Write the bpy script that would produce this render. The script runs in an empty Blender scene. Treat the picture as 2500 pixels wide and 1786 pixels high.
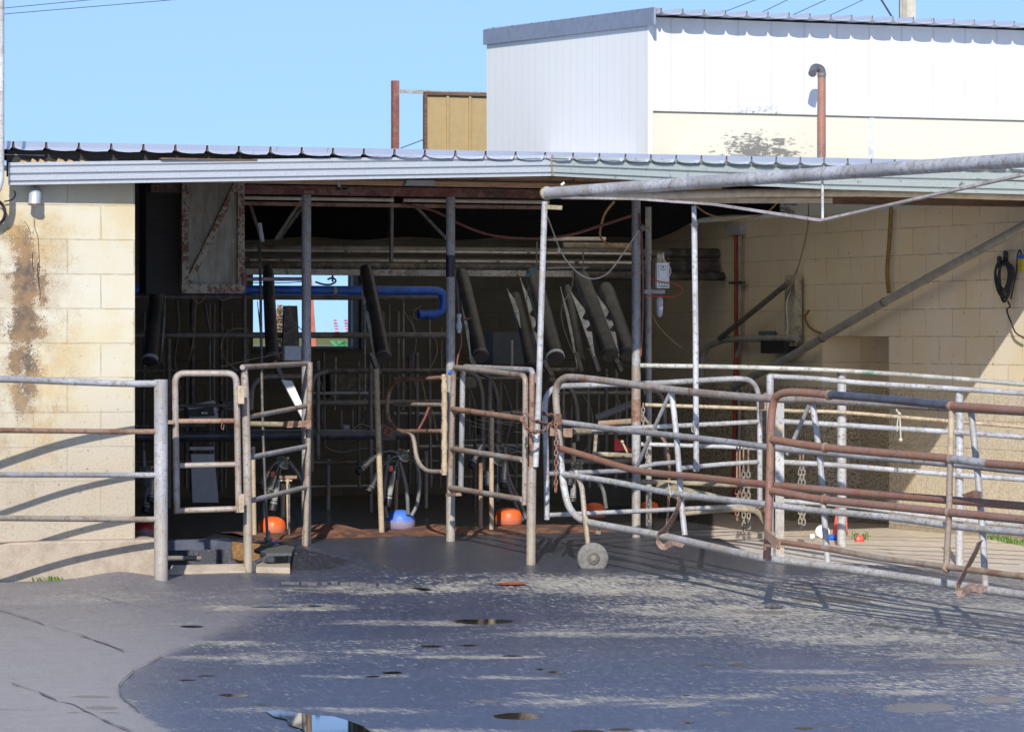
import bpy, bmesh, math, random
import numpy as np
from mathutils import Vector, Matrix, noise as mnoise
random.seed(7)
R = math.radians
sc = bpy.context.scene
COL = sc.collection

# ------------------------------------------------------------------ camera, world, sun, exposure
F = 8900.0                    # focal length in photograph pixels (2500 wide)
CX, HY = 1250.0, 820.0        # optical axis x, horizon y in the photograph
YAW = R(22)
CAM = Vector((-5.92, -20.52, 1.45))
cam = bpy.data.cameras.new('camera')
camo = bpy.data.objects.new('camera', cam); COL.objects.link(camo)
camo.location = CAM; camo.rotation_euler = (R(90), 0, -YAW)
cam.sensor_width = 36; cam.lens = F / 2500 * 36
cam.shift_y = (HY - 893) / 2500
cam.clip_end = 6000; cam.clip_start = .1
sc.camera = camo
FW = Vector((math.sin(YAW), math.cos(YAW), 0)); RT = Vector((math.cos(YAW), -math.sin(YAW), 0))

SUN_A, SUN_S = R(26), .68      # azimuth of travel from +Y towards +X; drop per metre of Y
sd = Vector((math.tan(SUN_A), 1, -SUN_S)).normalized()
sl = bpy.data.lights.new('sun', 'SUN'); sl.energy = 3.6; sl.angle = R(.5); sl.color = (1, .955, .88)
so = bpy.data.objects.new('sun', sl); COL.objects.link(so)
so.rotation_euler = sd.to_track_quat('-Z', 'Y').to_euler(); so.location = (-10, -10, 20)
w = bpy.data.worlds.new('World'); sc.world = w; w.use_nodes = True
wt = w.node_tree; bg = wt.nodes['Background']
sky = wt.nodes.new('ShaderNodeTexSky'); sky.sky_type = 'NISHITA'; sky.sun_disc = False
sky.sun_elevation = math.asin(-sd.z); sky.sun_rotation = math.atan2(-sd.x, -sd.y)
sky.air_density = 1.0; sky.dust_density = .3; sky.ozone_density = 2.5
tc = wt.nodes.new('ShaderNodeTexCoord')
ad = wt.nodes.new('ShaderNodeVectorMath'); ad.operation = 'ADD'; ad.inputs[1].default_value = (0, 0, .16)
nr = wt.nodes.new('ShaderNodeVectorMath'); nr.operation = 'NORMALIZE'
fl = wt.nodes.new('ShaderNodeVectorMath'); fl.operation = 'MULTIPLY'; fl.inputs[1].default_value = (1, 1, .42)
wt.links.new(tc.outputs['Generated'], fl.inputs[0]); wt.links.new(fl.outputs[0], ad.inputs[0]); wt.links.new(ad.outputs[0], nr.inputs[0])
wt.links.new(nr.outputs[0], sky.inputs[0]); tn = wt.nodes.new('ShaderNodeMix'); tn.data_type = 'RGBA'; tn.blend_type = 'MULTIPLY'; tn.inputs[0].default_value = 1
tn.inputs[7].default_value = (.6, .64, .77, 1)
wt.links.new(sky.outputs[0], tn.inputs[6]); wt.links.new(tn.outputs[2], bg.inputs[0])
bg.inputs[1].default_value = .15
vs = sc.view_settings; vs.view_transform = 'Standard'; vs.look = 'None'; vs.gamma = 1; vs.exposure = .55
sc.cycles.max_bounces = 8; sc.cycles.diffuse_bounces = 6

# ------------------------------------------------------------------ pixel -> world helpers
def ray(px, py):
    return FW + RT * ((px - CX) / F) + Vector((0, 0, (HY - py) / F))
def P(px, py, D): return CAM + ray(px, py) * D
def PY(px, py, Y):
    r = ray(px, py); return CAM + r * ((Y - CAM.y) / r.y)
def PX(px, py, X):
    r = ray(px, py); return CAM + r * ((X - CAM.x) / r.x)
def PZ(px, py, z):
    r = ray(px, py); return CAM + r * ((z - CAM.z) / r.z)
def lerp_tab(tab, x):
    if x <= tab[0][0]: a, b = tab[0], tab[1]
    elif x >= tab[-1][0]: a, b = tab[-2], tab[-1]
    else:
        for a, b in zip(tab, tab[1:]):
            if a[0] <= x <= b[0]: break
    return a[1] + (b[1] - a[1]) * (x - a[0]) / (b[0] - a[0])

# ------------------------------------------------------------------ node helpers
class M:
    def __init__(s, name):
        s.m = bpy.data.materials.new(name); s.m.use_nodes = True
        s.t = s.m.node_tree; s.b = s.t.nodes['Principled BSDF']
        s._o = None
    def n(s, typ, **kw):
        nd = s.t.nodes.new('ShaderNode' + typ)
        for k, v in kw.items(): setattr(nd, k, v)
        return nd
    def l(s, a, b): s.t.links.new(a, b)
    def obj(s):
        if not s._o: s._o = s.n('TexCoord').outputs['Object']
        return s._o
    def pos(s): return s.n('NewGeometry').outputs['Position']
    def sep(s, v):
        nd = s.n('SeparateXYZ'); s.l(v, nd.inputs[0]); return nd.outputs
    def comb(s, x, y, z):
        nd = s.n('CombineXYZ')
        for i, v in enumerate((x, y, z)):
            if isinstance(v, (int, float)): nd.inputs[i].default_value = v
            else: s.l(v, nd.inputs[i])
        return nd.outputs[0]
    def noise(s, scale, detail=4, rough=.55, vec=None, dist=0.):
        nd = s.n('TexNoise'); nd.inputs['Scale'].default_value = scale
        nd.inputs['Detail'].default_value = detail; nd.inputs['Roughness'].default_value = rough
        nd.inputs['Distortion'].default_value = dist
        s.l(vec if vec is not None else s.obj(), nd.inputs['Vector']); return nd.outputs['Fac']
    def math(s, op, a, b=0., c=None, clamp=False):
        nd = s.n('Math', operation=op); nd.use_clamp = clamp
        for i, v in enumerate((a, b) if c is None else (a, b, c)):
            if isinstance(v, (int, float)): nd.inputs[i].default_value = v
            else: s.l(v, nd.inputs[i])
        return nd.outputs[0]
    def step(s, v, lo, hi, a=0., b=1.):
        nd = s.n('MapRange'); nd.interpolation_type = 'SMOOTHSTEP'
        s.l(v, nd.inputs['Value'])
        for k, x in (('From Min', lo), ('From Max', hi), ('To Min', a), ('To Max', b)):
            if isinstance(x, (int, float)): nd.inputs[k].default_value = x
            else: s.l(x, nd.inputs[k])
        return nd.outputs['Result']
    def mix(s, f, a, b, mode='MIX'):
        nd = s.n('Mix', data_type='RGBA', blend_type=mode)
        for sock, v in ((nd.inputs[0], f), (nd.inputs[6], a), (nd.inputs[7], b)):
            if isinstance(v, (int, float)): sock.default_value = v
            elif isinstance(v, tuple): sock.default_value = (*v, 1)
            else: s.l(v, sock)
        return nd.outputs[2]
    def set(s, color=None, rough=None, metal=None, bump=None, bstr=.3, bdist=.01, spec=None):
        for k, v in (('Base Color', color), ('Roughness', rough), ('Metallic', metal), ('Specular IOR Level', spec)):
            if v is None: continue
            if isinstance(v, tuple): s.b.inputs[k].default_value = (*v, 1)
            elif isinstance(v, (int, float)): s.b.inputs[k].default_value = v
            else: s.l(v, s.b.inputs[k])
        if bump is not None:
            bn = s.n('Bump'); bn.inputs['Strength'].default_value = bstr; bn.inputs['Distance'].default_value = bdist
            s.l(bump, bn.inputs['Height']); s.l(bn.outputs[0], s.b.inputs['Normal'])
        return s.m

def steel(name, base, rust, amt, dark=None, dirt=.85, metal=.08, rough=.5, mud=(.36, .29, .2), mudz=.75):
    m = M(name)
    n1 = m.noise(5, 6, .65); n2 = m.noise(38, 5, .7); n3 = m.noise(2.2, 3)
    c = m.mix(m.step(n3, .35, .65), base, dark or tuple(x * .62 for x in base))
    r2 = m.mix(n2, rust, tuple(x * .5 for x in rust))
    c = m.mix(m.step(m.math('ADD', n1, m.math('MULTIPLY', n2, .35)), .98 - amt, 1.12 - amt), c, r2)
    n4 = m.noise(15, 6, .75)
    c = m.mix(m.math('MULTIPLY', m.step(n4, .48, .58), .7), c, tuple(x * .3 + y * .4 for x, y in zip(base, (.42, .32, .22))))
    c = m.mix(m.math('MULTIPLY', m.step(m.noise(28, 5, .8), .56, .63), .65), c, (.1, .07, .05))
    c = m.mix(m.math('MULTIPLY', m.step(m.noise(9, 7, .8, dist=.8), .58, .63), min(1, amt * 3)), c, r2)
    fine = m.noise(140, 3, .6)
    c = m.mix(m.math('MULTIPLY', m.step(fine, .55, .75), .35), c, (.5, .46, .38))
    c = m.mix(m.math('MULTIPLY', m.step(m.noise(60, 4, .7), .58, .68), .6), c, (.05, .035, .028))
    z = m.sep(m.pos())[2]
    mf = m.math('MULTIPLY', m.step(m.math('ADD', z, m.math('MULTIPLY', n1, .9)), mudz + .35, mudz - .25), m.math('MULTIPLY', m.step(n2, .38, .55), dirt))
    c = m.mix(mf, c, mud)
    rg = m.step(n2, .3, .7, rough - .12, rough + .25)
    return m.set(c, rg, metal, bump=m.math('ADD', n2, m.math('MULTIPLY', fine, .6)), bstr=.35, bdist=.004)

GALV = steel('galvanised_steel', (.4, .405, .42), (.3, .13, .08), .16)
GALVB = steel('bright_galvanised_steel', (.5, .51, .52), (.36, .24, .18), .1, dark=(.34, .34, .35), dirt=.4)
GALVR = steel('worn_galvanised_steel', (.36, .33, .3), (.27, .14, .085), .27, dark=(.27, .21, .17))
RUST = steel('rusted_steel', (.34, .2, .135), (.25, .115, .07), .34, dark=(.26, .165, .12), metal=.05, rough=.65)
REDS = steel('red_oxide_pipe', (.25, .1, .075), (.36, .17, .1), .36, dark=(.27, .15, .12), metal=.05, rough=.5, dirt=.35)
REDS = REDS
CREAMS = steel('cream_painted_steel', (.5, .4, .27), (.3, .14, .08), .2, dark=(.42, .33, .22), metal=0, rough=.6)
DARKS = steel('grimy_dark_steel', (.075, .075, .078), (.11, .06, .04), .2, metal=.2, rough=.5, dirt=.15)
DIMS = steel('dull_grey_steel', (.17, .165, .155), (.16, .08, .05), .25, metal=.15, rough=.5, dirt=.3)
SHED_RED = steel('red_painted_beam', (.19, .05, .038), (.12, .06, .04), .3, metal=0, rough=.6, dirt=0)
MUDDY = steel('mud_caked_steel', (.4, .36, .27), (.25, .2, .12), .4, metal=0, rough=.85, dirt=.9)

def plain(name, c, rough=.6, metal=0., var=.35, scale=14, bstr=.2, spec=.5):
    m = M(name)
    n = m.noise(scale, 5, .6)
    col = m.mix(m.step(n, .35, .7), c, tuple(x * (1 - var) for x in c))
    return m.set(col, rough, metal, bump=n, bstr=bstr, bdist=.004, spec=spec)
BLUEPIPE = plain('blue_plastic', (.03, .14, .62), .35, var=.35)
PVC = plain('cream_pvc', (.62, .55, .44), .45, var=.25)
PVCG = plain('grey_pvc', (.36, .35, .33), .5, var=.3)
BLACK = plain('black_rubber', (.025, .026, .03), .55)
CABLE = plain('pale_cable', (.3, .25, .18), .6)
TANCABLE = plain('tan_hose', (.33, .17, .06), .5)
PINKHOSE = plain('faded_red_hose', (.2, .06, .05), .5)
WHITEP = plain('white_plastic', (.7, .7, .68), .5, var=.12)
GREYP = plain('pale_grey_plastic', (.42, .43, .45), .5, var=.15)
ORANGE = M('orange_plastic')
_z = ORANGE.sep(ORANGE.obj())[2]
_n = ORANGE.noise(30, 5, .7)
_f = ORANGE.math('MULTIPLY', ORANGE.step(_z, .075, .035), ORANGE.step(_n, .3, .6))
ORANGE = ORANGE.set(ORANGE.mix(ORANGE.math('MULTIPLY', _f, .7), ORANGE.mix(_n, (.85, .14, .02), (.6, .1, .02)), (.36, .2, .15)), ORANGE.step(_n, .3, .7, .3, .6), 0)
def dome_mat(name, a, b):
    m = M(name); z = m.sep(m.obj())[2]; n = m.noise(30, 5, .7)
    f = m.math('MULTIPLY', m.step(m.math('ADD', z, m.math('MULTIPLY', n, .04)), .1, .07), .75)
    return m.set(m.mix(f, m.mix(n, a, b), (.33, .25, .22)), m.step(n, .3, .7, .35, .6), 0)
BLUED = dome_mat('blue_plastic_dome', (.07, .2, .75), (.05, .14, .5))
REDD = dome_mat('red_plastic_dome', (.5, .03, .02), (.3, .02, .02))
ZINC = M('zinc_flashing')
_n = ZINC.noise(260, 2, .5); _n2 = ZINC.noise(2.5, 5, .6)
ZINC = ZINC.set(ZINC.mix(ZINC.step(_n, .3, .7), ZINC.mix(_n2, (.3, .32, .335), (.4, .42, .45)), (.5, .52, .55)), .5, .3, bump=_n, bstr=.1, bdist=.002)
ZINCG = M('greenish_zinc_flashing')
_n = ZINCG.noise(200, 2, .5); _n2 = ZINCG.noise(4, 6, .7); _n3 = ZINCG.noise(18, 5, .7)
_c = ZINCG.mix(ZINCG.step(_n, .3, .7), (.32, .355, .335), (.45, .49, .465))
_c = ZINCG.mix(ZINCG.math('MULTIPLY', ZINCG.step(_n3, .6, .68), .8), _c, (.05, .05, .045))
ZINCG = ZINCG.set(_c, .6, .2, bump=_n, bstr=.15, bdist=.002)
ROOFM = M('corrugated_roofing')
_n = ROOFM.noise(9, 5, .7); _n2 = ROOFM.noise(1.3, 3)
_c = ROOFM.mix(_n2, (.5, .52, .58), (.6, .62, .68))
_c = ROOFM.mix(ROOFM.step(_n, .64, .7), _c, (.38, .2, .09))
ROOFM = ROOFM.set(_c, .42, .25)

def timber(name, a, b, sc=(2, 2, 20), rough=.75):
    m = M(name)
    mp = m.n('Mapping'); mp.inputs['Scale'].default_value = sc; m.l(m.obj(), mp.inputs[0])
    n = m.noise(6, 6, .7, vec=mp.outputs[0]); n2 = m.noise(18, 5, .7)
    c = m.mix(m.step(n, .35, .65), a, b)
    c = m.mix(m.math('MULTIPLY', m.step(n2, .58, .66), .6), c, (.03, .02, .015))
    return m.set(c, rough, 0, bump=n, bstr=.3)
BROWNB = timber('brown_board', (.16, .1, .06), (.1, .055, .035), (1, 6, 6))
DARKW = timber('dark_rafter', (.035, .026, .02), (.02, .016, .013))
RAFT = timber('brown_rafter', (.22, .15, .09), (.15, .1, .06))

def blockwall(name, axis, zoff, xoff, base, mode):
    """painted concrete blocks 400 x 200; axis: which world axis runs along the wall"""
    m = M(name)
    s = m.sep(m.pos())
    u = m.math('ADD', s[axis], xoff); v = m.math('ADD', s[2], zoff)
    vec = m.comb(u, v, 0)
    wob = m.noise(9, 3, .5, vec=vec)
    vec2 = m.n('VectorMath', operation='ADD'); m.l(vec, vec2.inputs[0])
    sc_ = m.n('VectorMath', operation='SCALE'); cb = m.comb(wob, wob, 0); m.l(cb, sc_.inputs[0]); sc_.inputs['Scale'].default_value = .006
    m.l(sc_.outputs[0], vec2.inputs[1])
    br = m.n('TexBrick'); br.offset = .5; m.l(vec2.outputs[0], br.inputs['Vector'])
    for k, x in (('Scale', 1), ('Mortar Size', .0045), ('Mortar Smooth', .35), ('Bias', 0), ('Brick Width', .4), ('Row Height', .2)): br.inputs[k].default_value = x
    br.inputs['Color1'].default_value = (.45, .45, .45, 1); br.inputs['Color2'].default_value = (.62, .62, .62, 1)
    mort = br.outputs['Fac']
    tone = m.sep(br.outputs['Color'])[0]
    big = m.noise(1.6, 5, .6, vec=m.pos()); med = m.noise(7, 6, .65, vec=m.pos()); fine = m.noise(95, 4, .65, vec=m.pos())
    vf = m.noise(240, 2, .5, vec=m.pos())
    c = m.mix(m.step(big, .38, .66), base, tuple(a * b for a, b in zip(base, (.98, .93, .78))))
    c = m.mix(m.math('MULTIPLY', m.step(tone, .45, .62), .12), c, tuple(x * .7 for x in base))
    jc = m.math('MULTIPLY', mort, m.step(med, .3, .62, .08, .5))
    vor = m.n('TexVoronoi'); vor.feature = 'DISTANCE_TO_EDGE'; vor.inputs['Scale'].default_value = 34; m.l(vec2.outputs[0], vor.inputs['Vector'])
    if mode == 'front':
        c = m.mix(jc, c, (.2, .15, .09))
        # run-down stain band with crazed paint, centred on x = -0.72
        bx = m.math('ABSOLUTE', m.math('ADD', s[0], m.math('ADD', .66, m.math('MULTIPLY', m.math('SUBTRACT', m.noise(3.1, 4, .6, vec=m.pos()), .5), .3))))
        band = m.step(bx, .26, .02)
        zz = m.step(s[2], .55, 1.25, .25, 1.)
        top = m.step(s[2], 2.22, 2.0)
        band = m.math('MULTIPLY', m.math('MULTIPLY', band, zz), top)
        crack = m.step(vor.outputs['Distance'], .09, .02)
        wide = m.math('MULTIPLY', m.step(bx, .45, .05), top)
        c = m.mix(m.math('MULTIPLY', m.math('MULTIPLY', crack, wide), m.step(med, .46, .62, .0, .75)), c, (.2, .13, .07))
        mz = m.n('Mapping'); mz.inputs['Scale'].default_value = (1, 1, .35); m.l(m.pos(), mz.inputs[0]); strk = m.noise(13, 6, .75, vec=mz.outputs[0])
        flake = m.step(m.math('ADD', m.math('ADD', m.math('ADD', m.math('MULTIPLY', fine, .6), m.math('MULTIPLY', strk, .4)), m.math('MULTIPLY', med, .9)), m.math('MULTIPLY', band, .5)), 1.3, 1.4)
        fl_c = m.mix(m.step(m.noise(4.3, 5, .7, vec=m.pos()), .42, .62), (.1, .08, .07), (.26, .16, .09))
        c = m.mix(m.math('MULTIPLY', m.math('MULTIPLY', flake, m.step(band, .02, .3)), 1), c, fl_c)
        f2 = m.math('MULTIPLY', m.math('MULTIPLY', m.step(m.math('ADD', m.math('MULTIPLY', fine, .5), m.math('MULTIPLY', m.noise(5.5, 6, .75, vec=m.pos()), .6)), .6, .67), m.step(s[0], -.3, -.6)), m.math('MULTIPLY', top, .75))
        c = m.mix(f2, c, (.2, .165, .12))
        soak = m.math('MULTIPLY', m.math('MULTIPLY', m.step(bx, .42, .05), top), m.step(m.math('ADD', m.noise(5, 6, .7, vec=m.pos()), m.math('MULTIPLY', zz, .1)), .5, .66))
        c = m.mix(m.math('MULTIPLY', soak, .45), c, (.34, .22, .11))
        ochre = m.math('MULTIPLY', m.step(m.math('ADD', big, m.math('MULTIPLY', med, .5)), .72, .92), m.step(s[0], -.3, -.75, .25, .8))
        c = m.mix(ochre, c, (.5, .33, .14))
        # splash dirt near the ground
        low = m.step(m.math('ADD', s[2], m.math('MULTIPLY', big, .6)), 1.6, .8)
        c = m.mix(m.math('MULTIPLY', low, .75), c, (.4, .335, .255))
        c = m.mix(m.math('MULTIPLY', m.math('MULTIPLY', low, m.step(m.noise(60, 5, .8, vec=m.pos()), .5, .62)), .3), c, (.2, .15, .11))
        sp = m.math('MULTIPLY', m.step(m.noise(26, 4, .75, vec=m.pos()), .63, .67), m.step(s[2], 2.1, .6, .15, .75))
        c = m.mix(sp, c, (.16, .11, .07))
        pit = m.step(vf, .3, .6)
        h = m.math('SUBTRACT', m.math('ADD', m.math('MULTIPLY', fine, .35), m.math('MULTIPLY', pit, .2)), m.math('MULTIPLY', mort, 1.3))
        h = m.math('SUBTRACT', h, m.math('MULTIPLY', flake, m.math('MULTIPLY', band, .6)))
        c = m.mix(m.math('MULTIPLY', m.step(fine, .6, .75), .18), c, (.3, .2, .1))
    elif mode == 'side':
        joint_h = m.mix(.5, c, c)
        c = m.mix(m.math('MULTIPLY', mort, m.step(med, .35, .6, .1, .6)), c, (.26, .2, .14))
        sp = m.math('MULTIPLY', m.step(m.noise(17, 4, .75, vec=m.pos()), .665, .69), .85)
        c = m.mix(sp, c, (.06, .045, .035))
        warm = m.math('MULTIPLY', m.step(s[1], 3.2, 5.5), .45)
        c = m.mix(warm, c, (.62, .52, .34))
        # splashed, speckled dado below 1.05 m
        z2 = m.math('ADD', s[2], m.math('MULTIPLY', med, .12))
        lo = m.step(z2, 1.14, 1.08)
        sp2 = m.step(m.noise(62, 4, .7, vec=m.pos()), .48, .58)
        sun_fade = m.step(s[1], 3.1, 4.2, .3, .8)  # sunlit and shaded contrast put into the specks, fainter where the sun falls
        c = m.mix(m.math('MULTIPLY', lo, .3), c, (.42, .34, .25))
        c = m.mix(m.math('MULTIPLY', m.math('MULTIPLY', lo, sp2), sun_fade), c, (.06, .05, .045))
        c = m.mix(m.math('MULTIPLY', m.step(s[2], .22, .0), .5), c, (.12, .09, .06))
        h = m.math('SUBTRACT', m.math('MULTIPLY', fine, .3), m.math('MULTIPLY', mort, 1.2))
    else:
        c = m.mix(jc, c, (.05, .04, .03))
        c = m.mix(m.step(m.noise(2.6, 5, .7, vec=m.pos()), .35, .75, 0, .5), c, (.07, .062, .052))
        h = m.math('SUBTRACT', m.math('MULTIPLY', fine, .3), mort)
    return m.set(c, .8, 0, bump=h, bstr=.45, bdist=.006, spec=.2)
WALLF = blockwall('cream_block_wall_front', 0, -.01, .0, (.58, .54, .43), 'front')
WALLS = blockwall('cream_block_wall_side', 1, -.05, .12, (.86, .76, .6), 'side')
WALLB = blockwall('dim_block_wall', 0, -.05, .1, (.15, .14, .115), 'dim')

# ------------------------------------------------------------------ mesh helpers
def link(name, me, mat, parent=None, origin=None, smooth=False):
    o = bpy.data.objects.new(name, me); COL.objects.link(o)
    if mat is not None: me.materials.append(mat)
    if smooth:
        for p in me.polygons: p.use_smooth = True
    n = len(me.vertices); co = np.empty(n * 3, 'f'); me.vertices.foreach_get('co', co); co = co.reshape(-1, 3)
    if parent is not None:
        o.parent = parent
        q = parent; off = Vector((0, 0, 0))
        while q is not None: off += q.location; q = q.parent
        co -= np.array(off, 'f')
    else:
        if origin is None:
            mn, mx = co.min(0), co.max(0); origin = ((mn[0] + mx[0]) / 2, (mn[1] + mx[1]) / 2, mn[2])
        co -= np.array(origin, 'f'); o.location = origin
    me.vertices.foreach_set('co', co.ravel()); me.update()
    return o
class B:
    """collects verts/faces for one mesh"""
    def __init__(s): s.v = []; s.f = []; s.sm = []
    def add(s, vs, fs, smooth=False):
        k = len(s.v); s.v += [tuple(v) for v in vs]; s.f += [tuple(i + k for i in f) for f in fs]; s.sm += [smooth] * len(fs); return s
    def box(s, a, b, u=None, v=None, bev=0):
        x0, y0, z0 = a; x1, y1, z1 = b
        vs = [(x, y, z) for x in (x0, x1) for y in (y0, y1) for z in (z0, z1)]
        return s.add(vs, [(0, 1, 3, 2), (4, 6, 7, 5), (0, 4, 5, 1), (2, 3, 7, 6), (0, 2, 6, 4), (1, 5, 7, 3)])
    def obox(s, c, ax, ay, az):
        """box with centre c and half-axis vectors"""
        c, ax, ay, az = map(Vector, (c, ax, ay, az))
        vs = [c + ax * i + ay * j + az * k for i in (-1, 1) for j in (-1, 1) for k in (-1, 1)]
        return s.add(vs, [(0, 1, 3, 2), (4, 6, 7, 5), (0, 4, 5, 1), (2, 3, 7, 6), (0, 2, 6, 4), (1, 5, 7, 3)])
    def beam(s, p, q, w_, h, up=(0, 0, 1)):
        p, q = Vector(p), Vector(q); d = (q - p); up = Vector(up)
        side = d.cross(up).normalized(); up2 = side.cross(d).normalized()
        return s.obox((p + q) / 2, d / 2, side * w_ / 2, up2 * h / 2)
    def prism(s, pts, vec):
        """closed polygon pts extruded by vec"""
        n = len(pts); vec = Vector(vec)
        vs = [Vector(p) for p in pts] + [Vector(p) + vec for p in pts]
        fs = [tuple(range(n))[::-1], tuple(range(n, 2 * n))] + [(i, (i + 1) % n, n + (i + 1) % n, n + i) for i in range(n)]
        return s.add(vs, fs)
    def tube(s, pts, r, seg=12, caps=True, hollow=False):
        pts = [Vector(p) for p in pts]; n = len(pts)
        rs = r if isinstance(r, (list, tuple)) else [r] * n
        tang = []
        for i in range(n):
            a = pts[max(i - 1, 0)]; b = pts[min(i + 1, n - 1)]
            t = (b - a); tang.append(t.normalized() if t.length > 1e-9 else Vector((0, 0, 1)))
        t0 = tang[0]; up = Vector((0, 0, 1)) if abs(t0.z) < .9 else Vector((1, 0, 0))
        nn = (up - t0 * up.dot(t0)).normalized()
        vs = []
        for i in range(n):
            t = tang[i]; nn = (nn - t * nn.dot(t)).normalized(); bb = t.cross(nn)
            for k in range(seg):
                a = 2 * math.pi * k / seg
                vs.append(pts[i] + (nn * math.cos(a) + bb * math.sin(a)) * rs[i])
        fs = [(i * seg + k, i * seg + (k + 1) % seg, (i + 1) * seg + (k + 1) % seg, (i + 1) * seg + k) for i in range(n - 1) for k in range(seg)]
        s.add(vs, fs, True)
        if caps:
            s.add(vs[:seg], [tuple(range(seg))[::-1]]); s.add(vs[-seg:], [tuple(range(seg))])
        return s
    def lathe(s, c, prof, axis=(0, 0, 1), seg=20):
        ax = Vector(axis).normalized(); u = ax.orthogonal().normalized(); v = ax.cross(u); c = Vector(c)
        vs = []
        for r, h in prof:
            for k in range(seg):
                a = 2 * math.pi * k / seg; vs.append(c + ax * h + (u * math.cos(a) + v * math.sin(a)) * r)
        n = len(prof)
        fs = [(i * seg + k, i * seg + (k + 1) % seg, (i + 1) * seg + (k + 1) % seg, (i + 1) * seg + k) for i in range(n - 1) for k in range(seg)]
        fs += [tuple(range(seg))[::-1], tuple(range((n - 1) * seg, n * seg))]
        return s.add(vs, fs, True)
    def build(s, name, mat, parent=None, origin=None):
        me = bpy.data.meshes.new(name); me.from_pydata(s.v, [], s.f)
        me.polygons.foreach_set('use_smooth', s.sm)
        bm = bmesh.new(); bm.from_mesh(me); bmesh.ops.recalc_face_normals(bm, faces=bm.faces); bm.to_mesh(me); bm.free()
        return link(name, me, mat, parent, origin)
def rnd(pts, rad=.05, seg=5):
    """round the corners of a polyline"""
    pts = [Vector(p) for p in pts]; out = [pts[0]]
    for a, b, c in zip(pts, pts[1:], pts[2:]):
        u = (a - b); v = (c - b); r = min(rad, u.length * .49, v.length * .49)
        if u.angle(v) > R(176): out.append(b); continue
        p = b + u.normalized() * r; q = b + v.normalized() * r
        for i in range(seg + 1):
            t = i / seg; out.append(p * (1 - t) ** 2 + b * 2 * t * (1 - t) + q * t * t)
    out.append(pts[-1]); return out
def cat(pts, n=6):
    """catmull-rom through points"""
    pts = [Vector(p) for p in pts]; q = [pts[0] * 2 - pts[1]] + pts + [pts[-1] * 2 - pts[-2]]; out = []
    for i in range(1, len(q) - 2):
        p0, p1, p2, p3 = q[i - 1:i + 3]
        for k in range(n):
            t = k / n
            out.append(.5 * ((2 * p1) + (p2 - p0) * t + (2 * p0 - 5 * p1 + 4 * p2 - p3) * t * t + (3 * p1 - p0 - 3 * p2 + p3) * t ** 3))
    out.append(pts[-1]); return out
def tag(o, label=None, cate=None, group=None, kind=None):
    if label: o['label'] = label
    if cate: o['category'] = cate
    if group: o['group'] = group
    if kind: o['kind'] = kind
    return o
def thing(name, label, cate, loc, group=None):
    o = bpy.data.objects.new(name, None); COL.objects.link(o); o.location = loc; o.empty_display_size = .1
    return tag(o, label, cate, group)
def copy_tree(o, parent=None):
    c = o.copy(); COL.objects.link(c)
    if parent is not None: c.parent = parent
    for ch in [x for x in bpy.data.objects if x.parent == o]: copy_tree(ch, c)
    return c
def pipe(name, pts, r, mat, parent=None, rad=.05, seg=12): return B().tube(rnd(pts, rad), r, seg).build(name, mat, parent)

# ------------------------------------------------------------------ ground
def sstep(a, b, x): t = np.clip((x - a) / (b - a), 0, 1); return t * t * (3 - 2 * t)
def ground_z(X, Y):
    main = np.interp(Y, [-3.2, -.4, 1.4], [0, .085, .13])
    right = np.interp(Y, [-3.2, 1.0, 2.0, 5], [0, .035, .03, 0])
    f = sstep(4.5, 5.3, X - .12 * Y)
    z = main * (1 - f) + right * f
    left = np.interp(Y, [-3, 0], [0, .045])
    g = sstep(1.5, 1.25, X) * (Y < 1.7)
    z = z * (1 - g) + left * g
    return z
def gz(X, Y): return float(ground_z(np.array([X]), np.array([Y]))[0])
def G(px, py):
    z = 0.05
    for _ in range(8):
        p = PZ(px, py, z); z = gz(p.x, p.y)
    return PZ(px, py, z)

GX = np.concatenate([np.arange(-30, -6.9, 2.0), np.arange(-5.4, 8.6, .03), np.arange(9, 30, 2)])
GY = np.concatenate([np.arange(-40, -10, 3.0), np.arange(-9.2, 8.2, .028)])
gx, gy = np.meshgrid(GX, GY, indexing='ij')
gzv = ground_z(gx, gy)
# trench behind the small gate
tr = (gx > .42) & (gx < 1.42) & (gy > .28) & (gy < 1.75); gzv[tr] = -.7
dx = gx - CAM.x; dy = gy - CAM.y
lat = dx * RT.x + dy * RT.y; dep = dx * FW.x + dy * FW.y
dep_ = np.where(dep > 1, dep, 1)
ppx = CX + F * lat / dep_; ppy = HY + F * (CAM.z - gzv) / dep_
cxe = np.interp(ppy, [1400, 1450, 1500, 1540, 1575, 1603, 1636, 1675, 1708, 1741, 1786, 1900], [560, 700, 640, 560, 470, 396, 330, 291, 300, 341, 418, 600])
soft = np.interp(ppy, [1560, 1615], [130, 5])
dry = sstep(0, 1, (cxe - ppx) / soft + .5) * (gy < .4) * np.interp(ppy, [1420, 1480, 1560, 1680], [.45, .6, .85, 1]) * np.interp(ppx, [200, 600], [.92, .7])
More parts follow.
